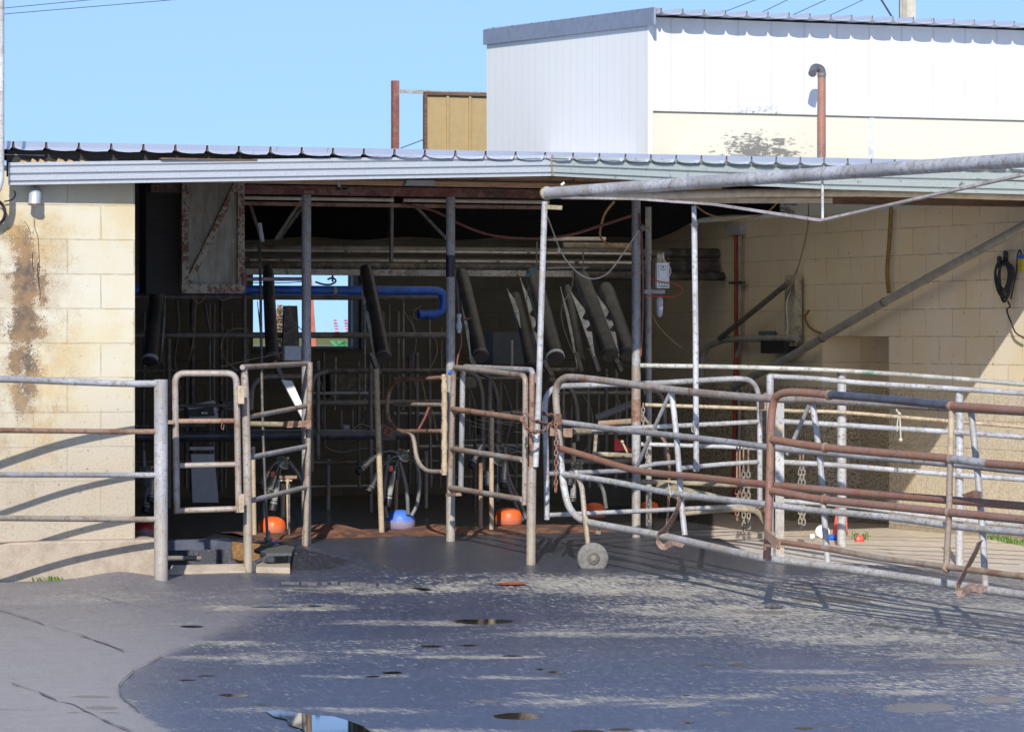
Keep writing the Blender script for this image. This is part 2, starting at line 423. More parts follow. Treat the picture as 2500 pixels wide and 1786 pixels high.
# low frequency world noise
def wn(sx, sy, seed, octv=3):
    out = np.zeros_like(gx); a = 1.; tot = 0
    rng = np.random.RandomState(seed)
    for o_ in range(octv):
        for k in range(7):
            ang = rng.rand() * 6.28; ph = rng.rand() * 6.28; fr = (2 ** o_) * (.7 + rng.rand())
            out += a * np.sin((gx * sx * math.cos(ang) + gy * sy * math.sin(ang)) * fr + ph)
        tot += a * 7 ** .5; a *= .6
    return out / tot
n1 = wn(2.2, 2.0, 3); n2 = wn(1.2, 3.2, 11)
PUDS = ((1177, 1517, 75, 6, 0), (568, 1694, 38, 4, 0), (467, 1529, 27, 2.5, 0), (500, 1647, 24, 2, 0), (456, 1657, 22, 2, 0), (247, 1730, 42, 4.5, 1), (218, 1700, 50, 4, 1), (180, 1741, 22, 2, 1), (270, 1741, 26, 2, 1), (955, 1642, 24, 3, 0), (910, 1650, 22, 2, 0),
          (1262, 1748, 60, 8, 0), (1055, 1577, 30, 3, 0), (1140, 1574, 28, 2.5, 0), (1352, 1641, 25, 3, 0), (1318, 1634, 12, 2, 0), (1435, 1784, 40, 4, 0), (1520, 1779, 30, 3, 0), (1640, 1708, 35, 3.5, 1), (1670, 1697, 16, 2, 0), (1765, 1739, 26, 3, 1), (1727, 1624, 24, 2, 0), (1805, 1623, 24, 2.5, 0),
          (1960, 1437, 35, 3, 1), (2040, 1463, 110, 8, 1), (1870, 1494, 60, 4, 1), (2100, 1608, 52, 4.5, 1), (1985, 1680, 65, 5.5, 1), (2110, 1681, 30, 3, 1), (2070, 1693, 22, 2, 0), (2240, 1726, 85, 12, 1), (1960, 1776, 26, 3, 0), (2060, 1773, 30, 2, 0), (2010, 1766, 22, 2, 0), (2400, 1615, 120, 5, 1), (1250, 1600, 26, 2, 0),
          (1675, 1763, 20, 3, 0), (640, 1718, 26, 3, 0), (700, 1722, 20, 2, 0), (660, 1480, 40, 2, 0), (760, 1478, 24, 2, 0), (1190, 1712, 30, 2.5, 1), (2430, 1708, 55, 7, 1))
pudf = np.full_like(gx, -1.); mudf = np.full_like(gx, -1.)
for (x_, y_, w_, h_, k_) in PUDS:
    f_ = 1 - ((ppx - x_) / (w_ * 1.05)) ** 2 - ((ppy - y_) / (h_ * 1.1)) ** 2
    if k_: mudf = np.maximum(mudf, f_)
    else: pudf = np.maximum(pudf, f_)
SMR = ((640, 1607, 240, 14), (560, 1570, 130, 9), (900, 1592, 260, 7), (760, 1733, 300, 11), (1450, 1714, 300, 15), (1150, 1603, 230, 6), (1620, 1440, 420, 20), (1800, 1490, 380, 24), (2080, 1560, 320, 14), (1480, 1548, 300, 9), (1560, 1786, 260, 9),
       (1320, 1698, 60, 10), (2350, 1600, 260, 12), (700, 1481, 260, 9), (1000, 1440, 360, 12), (1350, 1418, 300, 12), (2000, 1640, 260, 7), (1250, 1655, 200, 5), (900, 1650, 160, 5), (2200, 1480, 400, 30), (1000, 1520, 260, 8), (2250, 1690, 200, 8), (1800, 1700, 160, 8), (1040, 1785, 260, 10))
smr = np.full_like(gx, -2.)
for (x_, y_, w_, h_) in SMR: smr = np.maximum(smr, 1 - ((ppx - x_ - (ppy - y_) * 4) / w_) ** 2 - ((ppy - y_) / h_) ** 2)
# dusty band running from the middle down to the right, and light around the fence feet
line = np.interp(ppx, [400, 1250, 1700, 2100, 2500], [1395, 1430, 1500, 1600, 1660])
bandd = np.clip(1 - np.abs(ppy - line) / 140, 0, 1)
up = sstep(60, -60, ppy - line) * sstep(1150, 1500, ppx)
dust = np.clip(.25 + .22 * n1 + .3 * n2 + .35 * bandd * sstep(900, 1500, ppx) + .5 * up, 0, 1)
dust = dust * (1 - .35 * sstep(1560, 1700, ppy) * sstep(1800, 1100, ppx))
matf = sstep(560, 620, ppx) * sstep(1900, 1780, ppx + (ppy - 1313) * -2.1 + 0) * sstep(1415, 1385, ppy) * (gy > -1.2)
matf = np.maximum(matf, ((gy > 1.2) & (gx < 2.2)).astype(float))
matf = np.maximum(matf, (gy > 1.85).astype(float) * (gx < 5.0))
matf = np.maximum(matf, tr.astype(float))  # trench takes the dark mat colour as well
dust = dust * (1 - .8 * matf)
slab = (ppy < np.interp(ppx, [1757, 1860, 2000, 2500], [1313, 1363, 1372, 1398])) & (ppx > 1740) & (gx > 3.4)
slab = slab.astype(float)
ridge = np.exp(-((ppx - 290) / 90) ** 2) * np.exp(-((gy + .25) / .3) ** 2) * .05
gzv = gzv + ridge * (gy < 0)
gzv = gzv + .004 * n1 * (gy < 1)
nx, ny = gx.shape
me = bpy.data.meshes.new('yard')
vv = np.stack([gx, gy, gzv], -1).reshape(-1, 3).astype('f')
me.vertices.add(len(vv)); me.vertices.foreach_set('co', vv.ravel())
ii = np.arange(nx * ny).reshape(nx, ny)
q = np.stack([ii[:-1, :-1], ii[1:, :-1], ii[1:, 1:], ii[:-1, 1:]], -1).reshape(-1, 4)
me.loops.add(q.size); me.loops.foreach_set('vertex_index', q.ravel().astype('i'))
me.polygons.add(len(q)); me.polygons.foreach_set('loop_start', (np.arange(len(q)) * 4).astype('i'))
try: me.polygons.foreach_set('loop_total', np.full(len(q), 4, 'i'))
except Exception: pass
me.update(calc_edges=True)
for nm, arr in (('smr', smr), ('wetn', sstep(1440, 1640, ppy + 25 * n2)), ('pudf', pudf), ('mudf', mudf), ('dry', dry), ('dust', dust), ('matf', matf), ('slab', slab)):
    at = me.attributes.new(nm, 'FLOAT', 'POINT'); at.data.foreach_set('value', arr.ravel().astype('f'))
g = M('yard_surface')
def attr(n):
    a = g.n('Attribute'); a.attribute_name = n; return a.outputs['Fac']
pos = g.pos()
A_dry, A_dust, A_mat, A_slab = attr('dry'), attr('dust'), attr('matf'), attr('slab')
nb = g.noise(1.4, 5, .6, vec=pos); nm_ = g.noise(9, 6, .7, vec=pos); nf = g.noise(55, 5, .7, vec=pos); nff = g.noise(170, 3, .6, vec=pos)
wet = g.mix(g.step(nb, .35, .65), (.03, .041, .085), (.05, .061, .112))  # bluish base colour imitates the sky reflected in the wet yard
dryc = g.mix(g.step(nm_, .3, .7), (.4, .355, .32), (.33, .3, .275))
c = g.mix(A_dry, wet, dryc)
c = g.mix(g.math('MULTIPLY', g.step(nff, .6, .72), .55), c, (.45, .43, .4))
c = g.mix(g.math('MULTIPLY', g.step(g.noise(80, 3, .6, vec=pos), .6, .7), .45), c, (.03, .03, .035))
ms = g.n('Mapping'); ms.inputs['Scale'].default_value = (1, .14, 1); ms.inputs['Rotation'].default_value = (0, 0, R(22)); g.l(pos, ms.inputs[0]); SV = ms.outputs[0]
s1 = g.noise(62, 4, .7, vec=SV); s2 = g.noise(15, 5, .75, vec=SV); s3 = g.noise(95, 3, .65, vec=SV)
mp = g.n('Mapping'); mp.inputs['Scale'].default_value = (1.1, 2.6, 1); mp.inputs['Rotation'].default_value = (0, 0, R(-14)); g.l(pos, mp.inputs[0])
streak = g.noise(2.3, 7, .72, vec=mp.outputs[0], dist=.6)
dd = g.math('ADD', A_dust, g.math('MULTIPLY', g.math('SUBTRACT', streak, .5), 1.9))
smear = g.math('MULTIPLY', g.step(dd, .35, 1.4), .55)
dcl = g.step(dd, -.1, 1.1)
gf = g.math('ADD', g.math('MULTIPLY', s3, .55), g.math('MULTIPLY', s1, .45))
gT = g.math('SUBTRACT', .628, g.math('MULTIPLY', dcl, .13))
grain = g.step(gf, gT, g.math('ADD', gT, .035))
grain = g.math('MULTIPLY', grain, g.math('SUBTRACT', 1, g.math('MULTIPLY', A_dry, .9)))
dustc = g.mix(nm_, (.5, .45, .35), (.33, .3, .25))
c = g.mix(g.math('MULTIPLY', smear, g.step(g.math('ADD', g.math('MULTIPLY', s1, .6), g.math('MULTIPLY', s3, .4)), .4, .62, .1, 1.5)), c, dustc)
c = g.mix(g.math('MULTIPLY', g.math('MULTIPLY', g.step(gf, .46, .38), g.math('SUBTRACT', 1, A_dry)), .7), c, (.018, .018, .022))
c = g.mix(g.math('MULTIPLY', grain, .85), c, (.56, .52, .4))
c = g.mix(g.math('MULTIPLY', g.math('MULTIPLY', g.step(s3, .6, .68), g.math('SUBTRACT', 1, g.math('MULTIPLY', A_dry, .8))), .5), c, (.6, .6, .62))
c = g.mix(g.math('MULTIPLY', g.step(s2, .4, .25), .35), c, (.03, .03, .035))
slc = g.mix(g.step(nm_, .35, .65), (.68, .585, .47), (.54, .46, .37))
slc = g.mix(g.math('MULTIPLY', g.step(nf, .6, .68), .6), slc, (.12, .1, .08))
c = g.mix(g.math('MULTIPLY', A_mat, g.math('SUBTRACT', 1, A_slab)), c, g.mix(.6, c, (.045, .045, .05)))
c = g.mix(g.math('MULTIPLY', g.step(s1, .5, .7), .22), c, (.3, .29, .28))
rag = g.math('ADD', g.math('MULTIPLY', g.math('SUBTRACT', g.noise(2.6, 8, .72, vec=pos, dist=.5), .5), 5.5), g.math('MULTIPLY', g.math('SUBTRACT', gf, .5), 3.))
sm2 = g.math('MULTIPLY', g.step(g.math('ADD', attr('smr'), rag), -.1, 1.5), g.step(gf, .36, .56, .25, 1.))
c = g.mix(g.math('MULTIPLY', g.math('MULTIPLY', sm2, .85), g.math('SUBTRACT', 1, A_mat)), c, g.mix(nm_, (.62, .55, .4), (.45, .41, .33)))
c = g.mix(A_slab, c, slc)
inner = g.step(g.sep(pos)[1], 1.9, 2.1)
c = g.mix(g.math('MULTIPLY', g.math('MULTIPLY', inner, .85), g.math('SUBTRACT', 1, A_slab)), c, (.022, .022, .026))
pn = g.math('MULTIPLY', g.math('SUBTRACT', g.noise(9, 5, .7, vec=SV), .5), 1.6)
PW = g.step(g.math('ADD', attr('pudf'), pn), -.02, .1); PM = g.step(g.math('ADD', attr('mudf'), pn), -.05, .2)
DAMP = g.step(g.math('ADD', attr('pudf'), pn), -.9, .0)
c = g.mix(g.math('MULTIPLY', DAMP, .5), c, (.035, .037, .045)); c = g.mix(PW, c, (.02, .018, .014)); c = g.mix(g.math('MULTIPLY', PM, .85), c, (.2, .175, .13))
dryness = g.math('MAXIMUM', g.math('MAXIMUM', g.math('MULTIPLY', A_dry, .8), A_slab), g.math('MULTIPLY', g.math('ADD', sm2, g.math('ADD', smear, grain)), .8), clamp=True)
rg = g.step(dryness, 0, 1, .3, .85)
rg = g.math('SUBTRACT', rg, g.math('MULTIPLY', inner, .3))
rg = g.math('MULTIPLY', rg, g.step(PW, 0, 1, 1, .06)); rg = g.math('MULTIPLY', rg, g.step(PM, 0, 1, 1, .6))
g.b.inputs['Coat Roughness'].default_value = .5
g.l(g.math('MULTIPLY', g.math('SUBTRACT', 1, dryness, clamp=True), g.math('MULTIPLY', g.math('SUBTRACT', 1, PW), g.step(attr('wetn'), 0, 1, .25, 1))), g.b.inputs['Coat Weight'])
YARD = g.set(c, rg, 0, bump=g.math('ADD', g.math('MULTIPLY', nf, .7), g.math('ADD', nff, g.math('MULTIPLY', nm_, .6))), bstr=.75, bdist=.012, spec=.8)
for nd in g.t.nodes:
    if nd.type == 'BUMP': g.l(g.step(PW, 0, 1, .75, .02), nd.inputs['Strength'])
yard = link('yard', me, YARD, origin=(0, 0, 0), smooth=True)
tag(yard, kind='structure')
# pasture far away, seen through the window
fm = M('pasture'); fn = fm.noise(.3, 6, .7)
FIELD = fm.set(fm.mix(fn, (.1, .13, .045), (.2, .17, .09)), .9, 0)
tag(B().add([(-3000, 8.6, -.05), (3000, 8.6, -.05), (3000, 4500, -.05), (-3000, 4500, -.05)], [(0, 1, 2, 3)]).build('pasture', FIELD), kind='structure')

# ------------------------------------------------------------------ shed: block walls
XR = 6.88      # inner face of the right-hand wall
YB = 8.0       # back wall
def wall_front():
    t = thing('block_wall', 'sunlit cream painted block wall with a dark run-down stain, left of the dark opening', 'wall', (-2, 0, 0))
    B().box((-6, 0, -.1), (0, .2, 2.43)).build('wall', WALLF, t)
    m = M('concrete_plinth'); n = m.noise(8, 6, .7, vec=m.pos()); n2 = m.noise(70, 4, .7, vec=m.pos())
    c = m.mix(m.step(n, .35, .65), (.44, .36, .27), (.34, .27, .2)); c = m.mix(m.step(n2, .6, .7, 0, .5), c, (.13, .1, .07))
    pm = m.set(c, .9, 0, bump=m.math('ADD', n, n2), bstr=.5, bdist=.01)
    CK = plain('wall_crack', (.06, .045, .03), .9)
    for pts, r_ in (([(84, 535), (86, 560), (92, 575), (94, 600), (96, 640), (95, 690), (98, 712), (97, 732)], .0022), ([(80, 615), (79, 640), (82, 662)], .0028), ([(93, 640), (92, 668), (96, 700)], .0035), ([(60, 540), (72, 560), (76, 585)], .0015)):
        B().tube(cat([PY(x, y, -.0005) for x, y in pts], 3), r_, 5).build('crack', CK, t)
    b = B(); top = []
    a = PY(0, 1332, -.13); 
    xs = [-6, -3, -1, -.7, -.4, 0, .06, .11, .135, .15]
    # plinth: a solid with an uneven broken right end
    prof = []
    for x in xs:
        d = .13 if x < .12 else .1
        h = .27 + .006 * math.sin(x * 9) - (.015 if x > .13 else 0)
        prof.append((x, d, h))
    n_ = len(prof); vs = []
    for x, d, h in prof:
        vs += [(x, -d, -.1), (x, -d, h - .012), (x, -d + .012, h), (x, -.002 if x <= 0 else .2, h), (x, -.002 if x <= 0 else .2, -.1)]
    fs = []
    for i in range(n_ - 1):
        for k in range(5): fs.append((i * 5 + k, i * 5 + (k + 1) % 5, (i + 1) * 5 + (k + 1) % 5, (i + 1) * 5 + k))
    fs += [(0, 1, 2, 3, 4), tuple((n_ - 1) * 5 + k for k in range(5))]
    b.add(vs, fs).build('plinth', pm, t)
    return pm
CONC = wall_front()
# outlet pipe with downturned mouth on that wall
t = thing('wall_spout', 'short grey downturned spout poking from the cream wall under the fascia', 'spout', PY(84, 500, -.06))
p0 = PY(84, 474, .05); B().tube(rnd([PY(86, 468, .03), PY(86, 468, -.07), PY(84, 500, -.085)], .05), .036, 16).build('pipe', ZINC, t)
B().lathe(PY(84, 500, -.085), [(.034, 0), (.038, .0), (.038, .008), (.034, .008)], seg=16).build('rim', RUST, t)

# side wall with the door recess
t = thing('side_block_wall', 'long cream block wall on the right, speckled with dung splashes below, partly sunlit', 'wall', (XR, 4, 0))
yj_far = PX(2008, 900, XR).y; yj_near = PX(2170, 900, XR).y; zl = PX(2090, 821, XR).z
B().box((XR, -2.5, -.1), (XR + .4, yj_near, 2.39)).box((XR, yj_far, -.1), (XR + .4, YB, 2.39)).box((XR, yj_near, zl), (XR + .4, yj_far, 2.39)).build('wall', WALLS, t)
B().box((XR + .33, yj_near, -.1), (XR + .398, yj_far, zl)).build('recess_infill', WALLS, t)
# back wall with the window
wx0 = PY(618, 700, YB).x; wx1 = PY(869, 700, YB).x; wz1 = PY(740, 634, YB).z; wz0 = PY(740, 851, YB).z
t = thing('back_block_wall', 'dim back wall of the milking shed with an open window', 'wall', (3, YB, 0))
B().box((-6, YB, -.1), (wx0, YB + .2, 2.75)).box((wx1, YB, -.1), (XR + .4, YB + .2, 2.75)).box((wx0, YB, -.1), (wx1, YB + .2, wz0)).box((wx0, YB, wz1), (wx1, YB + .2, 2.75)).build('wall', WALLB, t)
WINF = plain('blue_grey_window_frame', (.08, .12, .2), .4)
b = B()
for (x0, x1, z0, z1) in ((wx1 - .045, wx1, wz0, wz1), (wx0, wx1 - .045, wz0, wz0 + .02), (wx1 + .03, wx1 + .08, wz0 - .0, wz1)): b.box((x0, YB - .05, z0), (x1, YB - .003, z1))
b.build('window_frame', WINF, t)
# left end wall, closes the dark inside
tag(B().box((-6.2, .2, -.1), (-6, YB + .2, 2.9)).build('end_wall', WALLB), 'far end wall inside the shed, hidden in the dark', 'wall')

# rafters / purlins and soffit
t = thing('shed_roof', 'low corrugated iron roof over the milking shed with ribbed front edge', 'roof', (2, 2, 2.5))
SL = math.tan(R(3.1))
def roof_sheet(X0, X1, Y0, Y1, zf, pitch, slope, par, front=None):
    xs = []; zs = []
    x = X0
    rh = .046
    prof = [(0, 0), (.012, rh * .3), (.016, rh), (.032, rh), (.037, rh * .25), (.055, .003)]
    n = 5
    pts = []
    k = 0
    while x < X1:
        for dx_, dz in prof: pts.append((x + dx_, dz))
        for j in range(1, n): 
            u = j / n; pts.append((x + .055 + (pitch - .055) * u, .003 - .006 * math.sin(math.pi * u)))
        x += pitch; k += 1
    b = B(); vs = []; m_ = 3
    for j in range(m_ + 1):
        for (px_, dz) in pts:
            Yf = (front(px_) + .012 * mnoise.noise((px_ * 1.3, 3, 0))) if front else Y0
            Y = Yf + (Y1 - Yf) * j / m_
            vs.append((px_, Y, zf + (Y - Y0) * slope + dz))
    L = len(pts); fs = [(j * L + i, j * L + i + 1, (j + 1) * L + i + 1, (j + 1) * L + i) for j in range(m_) for i in range(L - 1)]
    b.add(vs, fs)
    o = b.build('roof_sheet', ROOFM, par)
    md = o.modifiers.new('thickness', 'SOLIDIFY'); md.thickness = .0022
    return o
FRONT = lambda x: float(np.interp(x, [-1, 2.55, 6.6, 7.2], [-.16, -.31, .58, .66]))
roof_sheet(-6.3, 6.12, -.33, 2.0, 2.507, .19, SL, t, FRONT)
KX = -6.3 + 51 * .19      # the added light panel starts on a rib
roof_sheet(-6.3, KX - .01, 2.0, 6.5, 2.507 + 2.33 * SL, .19, SL, t)
roof_sheet(-6.3, 6.12, 6.5, 8.4, 2.507 + 6.83 * SL, .19, SL, t)
clr = M('added_light_roofing'); _tr = clr.n('BsdfTranslucent'); _tr.inputs[0].default_value = (.74, .66, .5, 1); _mx = clr.n('MixShader'); _mx.inputs[0].default_value = .8
clr.set((.6, .6, .56), .4, 0); clr.l(clr.b.outputs[0], _mx.inputs[1]); clr.l(_tr.outputs[0], _mx.inputs[2])
clr.l(_mx.outputs[0], [n for n in clr.t.nodes if n.type == 'OUTPUT_MATERIAL'][0].inputs[0])
cp = roof_sheet(KX, 6.12, 2.0, 6.5, 2.507 + 2.33 * SL, .19, SL, t)  # unseen translucent panel, added to light the shaded side wall
cp.name = 'added_light_panel'; cp.data.materials[0] = clr.m; cp.modifiers.clear()
roof_sheet(6.12 + .11, 11.5, -.33, 6.25, 2.507, .19, SL, t, FRONT)
b = B()
for x in np.arange(-5.5, 7, .9): b.beam((x, FRONT(x) + .15, 2.47 + (FRONT(x) + .31) * SL), (x, 8.2, 2.47 + 8.4 * SL), .045, .07)
b.build('rafter', RAFT, t)
# lining under the sheets, kept pale to bounce light into the shed
LNM = plain('galvanised_underside', (.5, .49, .46), .5, .1)
lz = lambda y: 2.497 + (y + .1) * SL
b = B()
for poly in ([(-6.2, -.1), (2.5, -.1), (XR + .4, .75), (XR + .4, 2.0), (-6.2, 2.0)], [(-6.2, 2.0), (KX + .03, 2.0), (KX + .03, 6.5), (-6.2, 6.5)], [(-6.2, 6.5), (XR + .4, 6.5), (XR + .4, 8.2), (-6.2, 8.2)], [(6.09, 2.0), (XR + .4, 2.0), (XR + .4, 6.5), (6.09, 6.5)]):
    b.prism([(x, y, lz(y) - .012) for x, y in poly], (0, 0, .003))
b.build('lining', LNM, t)

# fascia: three-ribbed zinc strip, kinked
def strip(path, zs, name, mat, par, thick=.012):
    """extrude a vertical ribbed profile along path of (x,y,zbottom,height)"""
    prof = [(.0, 0), (.018, .0), (.018, .10), (.004, .14), (.004, .17), (.02, .2), (.02, .42), (.006, .46), (.006, .5), (.02, .53), (.02, .76), (.006, .8), (.006, .83), (.018, .86), (.018, 1), (.0, 1)]
    vs = []; L = len(prof)
    for (x, y, zb, h) in path:
        for d, f_ in prof: vs.append((x, y - d, zb + h * f_))
    fs = [(j * L + i, j * L + (i + 1) % L, (j + 1) * L + (i + 1) % L, (j + 1) * L + i) for j in range(len(path) - 1) for i in range(L)]
    fs += [tuple(range(L)), tuple((len(path) - 1) * L + i for i in range(L))]
    return B().add(vs, fs).build(name, mat, par)
def fz(px, py, Y): q = PY(px, py, Y); return q.x, q.z
tf = thing('fascia', 'ribbed zinc fascia along the front eave, kinked above the opening', 'fascia', (2, -.25, 2.4))
x0, zb0 = fz(20, 452, -.25); _, zt0 = fz(20, 397, -.25)
xk, zbk = fz(1343, 430, -.27); _, ztk = fz(1343, 379, -.27)
x0, zb0 = fz(20, 452, -.12); _, zt0 = fz(20, 397, -.12)
strip([(x0, -.12, zb0, zt0 - zb0), (xk, -.27, zbk, ztk - zbk)], None, 'fascia_strip', ZINC, tf)
q0 = P(2500, 476, 24.0); q1 = P(2500, 404, 24.0)
zr = q0.z
strip([(xk + .004, -.272, zbk, ztk - zbk), (4.6, .2, zbk - .03, ztk - zbk + .035), (6.9, .68, 2.385, .185)], None, 'fascia_return', ZINCG, tf)
b = B()
b.tube(cat([(xk + .004, -.3, ztk + .002), (xk - .004, -.302, (zbk + ztk) / 2 + .01), (xk + .006, -.3, zbk)], 4), .004, 6)
b.build('joint_seam', RUST, tf)
# torn packing paper in the gap above the fascia, left
PAPER = plain('packing_paper', (.5, .33, .16), .8)
b = B(); b.prism([(x0, -.09, zb0 + .05), (xk, -.24, zbk + .05), (xk, -.24, 2.515), (x0, -.09, 2.515)], (0, .012, 0)).build('eave_light_blocker', DARKW, tf)  # board added behind the fascia to stop light leaks and darken the gap
b = B(); xx = x0 + .06
for k in range(16):
    wd = random.uniform(.04, .1); hh = random.uniform(.012, .04)
    b.prism([(xx, -.115, zt0 - .01), (xx + wd, -.115, zt0 - .01), (xx + wd * .8, -.112, zt0 + hh * .6), (xx + wd * .3, -.112, zt0 + hh)], (0, .004, 0)); xx += wd * random.uniform(.9, 1.3)
tag(b.build('packing_strip', PAPER), 'torn tan packing strip in the gap between roof edge and left fascia', 'packing')

# red beam and soffit board above the posts
YP = 1.4
t = thing('red_beam', 'dark red painted steel beam carried by the three grey posts', 'beam', (2.5, YP, 2.33))
x0, z0 = fz(560, 473, YP); x1, z1 = fz(1352, 489, YP)
B().box((.5, YP - .03, z0), (x1 + .55, YP + .03, z0 + .05)).build('beam', SHED_RED, t)
B().beam((.5, YP - .05, z0 + .052), (x1 + .55, YP - .05, z0 + .052), .05, .006).build('flange', SHED_RED, t)
t = thing('soffit_board', 'brown soffit boarding under the eave behind the fascia', 'soffit', (3, .5, 2.42))
b = B(); zt = 2.47
b.prism([(0.1, -.2, zt), (xk, -.22, zt), (XR, .66, zt), (XR, 1.38, zt), (.1, 1.38, zt)], (0, 0, .012)); b.build('board', BROWNB, t)
B().box((.1, 1.1, z0 + .055), (4.3, 1.12, zt - .002)).build('batten', timber('orange_brown_board', (.6, .36, .2), (.42, .25, .14), (1, 4, 8)), t)
for yy in (1.08,): B().box((.1, yy, z0 + .085), (4.3, yy + .015, z0 + .095)).build('trim', BROWNB, t)
t = thing('batten_light', 'pale flat box fixed under the eave left of the fascia kink', 'fitting', PY(1025, 452, .9))
B().prism([PY(990, 452, .9), PY(994, 440, .9), PY(1060, 441, .9), PY(1063, 453, .9)], (0, .06, 0)).build('box', GREYP, t)
t = thing('tube_clip', 'small pale clip with an open square tube end under the eave', 'fitting', PY(838, 462, .95))
B().tube([PY(824, 442, .95), PY(829, 456, .95)], .009, 8).build('clip', GREYP, t)
a, b_ = PY(832, 464, .95), PY(850, 456, .95); bb = B()
bb.box((a.x, .95, a.z), (b_.x, 1.05, a.z + .004)).box((a.x, .95, b_.z - .004), (b_.x, 1.05, b_.z)).box((a.x, .95, a.z), (a.x + .004, 1.05, b_.z)).box((b_.x - .004, .95, a.z), (b_.x, 1.05, b_.z))
bb.build('square_tube', DIMS, t)
# timbers above the right-hand opening
for i, (yy, z_a, h_, mt, lb) in enumerate(((1.6, 2.36, .09, BROWNB, 'weathered brown timber beam along the top of the right-hand opening'), )):
    tag(B().beam((4.0, yy, z_a + .03), (XR - .01, yy, z_a + .03), .05, h_).build('timber_beam', mt), lb, 'beam')
# cream gutter pipe under the right fascia
tag(B().tube([P(1372, 476, 22.3), P(1560, 478, 22.7), P(1826, 471, 23.3), P(2110, 470, 23.9), P(2300, 474, 24.2), P(2500, 480, 24.5)], .027, 14).build('gutter_pipe', PVC), 'thick cream pipe running just below the greenish right fascia', 'pipe')
tag(B().beam(P(1640, 489, 23.4), P(2030, 490, 24.2), .02, .035).build('cream_batten', PVC), 'narrow cream batten just below the thick cream pipe', 'batten')

# ------------------------------------------------------------------ posts
def post(px, y0, y1, Y, r, mat, label, lower=None, group='posts under the red beam'):
    a = PY(px, y1, Y); zt_ = PY(px, y0, Y).z; zg = gz(a.x, a.y)
    t = thing('steel_post', label, 'post', (a.x, a.y, zg), group)
    top = PY(px, y0, Y)
    B().tube([(a.x, a.y, zg - .02), (a.x, a.y, zt_)], r, 16).build('pole', mat, t)
    return t, a
pt, pa = post(748, 468, 1330, YP, .03, GALV, 'grey steel post nearest the hanging rusty door, beside the ladder-like gate')
B().box((pa.x - .03, YP - .04, PY(748, 473, YP).z), (pa.x + .035, YP + .02, PY(748, 466, YP).z)).build('cap_plate', RUST, pt)
pt, pb = post(1100, 474, 1320, YP, .029, GALV, 'middle grey steel post with a black taped band and blue tape')
B().tube([(pb.x, YP, PY(1100, 676, YP).z), (pb.x, YP, PY(1100, 623, YP).z)], .0305, 16).build('tape_band', plain('black_tape', (.015, .018, .03), .5), pt)
B().lathe((pb.x - .012, YP - .024, PY(1100, 908, YP).z), [(.016, 0), (.017, .006), (.006, .009)], (0, -1, 0), 12).build('blue_tag', BLUEPIPE, pt)
pt, pc = post(1553, 486, 1308, YP, .029, GALV, 'grey steel post left of the white controller box')
B().tube([(pc.x, YP, PY(1553, 666, YP).z), (pc.x, YP, PY(1553, 662, YP).z)], .033, 16).build('clamp', GALVR, pt)
B().tube([(pc.x, YP, PY(1553, 1028, YP).z), (pc.x, YP, PY(1553, 975, YP).z)], .0325, 16).build('sleeve', RUST, pt)
B().tube([(pc.x, YP, PY(1553, 1048, YP).z), (pc.x, YP, PY(1553, 895, YP).z)], .0305, 16).build('rusty_length', GALVR, pt)

tag(B().tube([P(1584, 1308, 24.9), P(1583, 505, 24.9)], .0205, 12).build('service_pole', GALV), 'thin galvanised pole just right of the grey post, holding the controller', 'pole')

# left yard fence
t = thing('rail_fence', 'grey and rusty four-rail pipe fence in front of the cream block wall', 'fence', PY(395, 1405, -.36))
fa = PY(393, 1405, -.36)
B().tube([(fa.x, fa.y, 0), (fa.x, fa.y, PY(393, 926, -.36).z)], .0395, 18).build('post', GALV, t)
for k, (yl, yr, r_, mt) in enumerate(((925, 936, .0195, GALVB), (1050, 1053, .015, RUST), (1158, 1159, .0155, GALV), (1264, 1267, .0165, GALVR))):
    pts = [PY(385, yr, -.36), PY(300, yr, -.4), PY(150, (yl + yr) / 2, -.51), PY(0, yl, -.66), PY(-300, yl - 3, -1.0), PY(-700, yl - 8, -1.6)]
    B().tube(cat(pts, 4), r_, 12).build('rail', mt, t)

# ------------------------------------------------------------------ gates and fences on the yard
def D1(x): return lerp_tab([(1340, 22.05), (1447, 21.6), (1660, 20.5), (1860, 19.5), (2500, 17.4)], x)
def DR(x): return lerp_tab([(1880, 19.15), (2500, 17.05)], x)
def run(pts, D): return [P(x, y, D(x)) for x, y in pts]

# gate 1: long gate with the wheel
t = thing('wheeled_gate', 'long galvanised yard gate with bent frame resting on a small round wheel', 'gate', P(1447, 1401, 21.55))
B().tube(cat(run([(1366, 1086), (1361, 1020), (1357, 968), (1361, 940), (1376, 924), (1402, 921), (1500, 932), (1632, 950), (1755, 963), (1870, 972), (1990, 976), (2200, 988), (2500, 1004), (2700, 1013)], D1), 5), .0215, 14).build('frame', GALVR, t)
B().tube(cat(run([(1366, 1086), (1370, 1140), (1378, 1195), (1390, 1238), (1412, 1263), (1445, 1276), (1520, 1290), (1612, 1306), (1755, 1338), (1868, 1363), (1965, 1374), (2150, 1400), (2400, 1438), (2500, 1452), (2700, 1480)], D1), 5), .0215, 14).build('frame', GALVB, t)
B().tube(cat(run([(1362, 1029), (1500, 1047), (1630, 1061), (1760, 1076), (1868, 1090), (1990, 1103), (2330, 1133), (2500, 1150), (2700, 1165)], D1), 4), .0175, 12).build('rail', GALV, t)
B().tube(cat(run([(1366, 1093), (1430, 1112), (1550, 1147), (1690, 1163), (1868, 1182), (2100, 1203), (2330, 1221), (2500, 1235), (2700, 1250)], lambda x: D1(x) - .05), 4), .02, 12).build('rail', REDS, t)
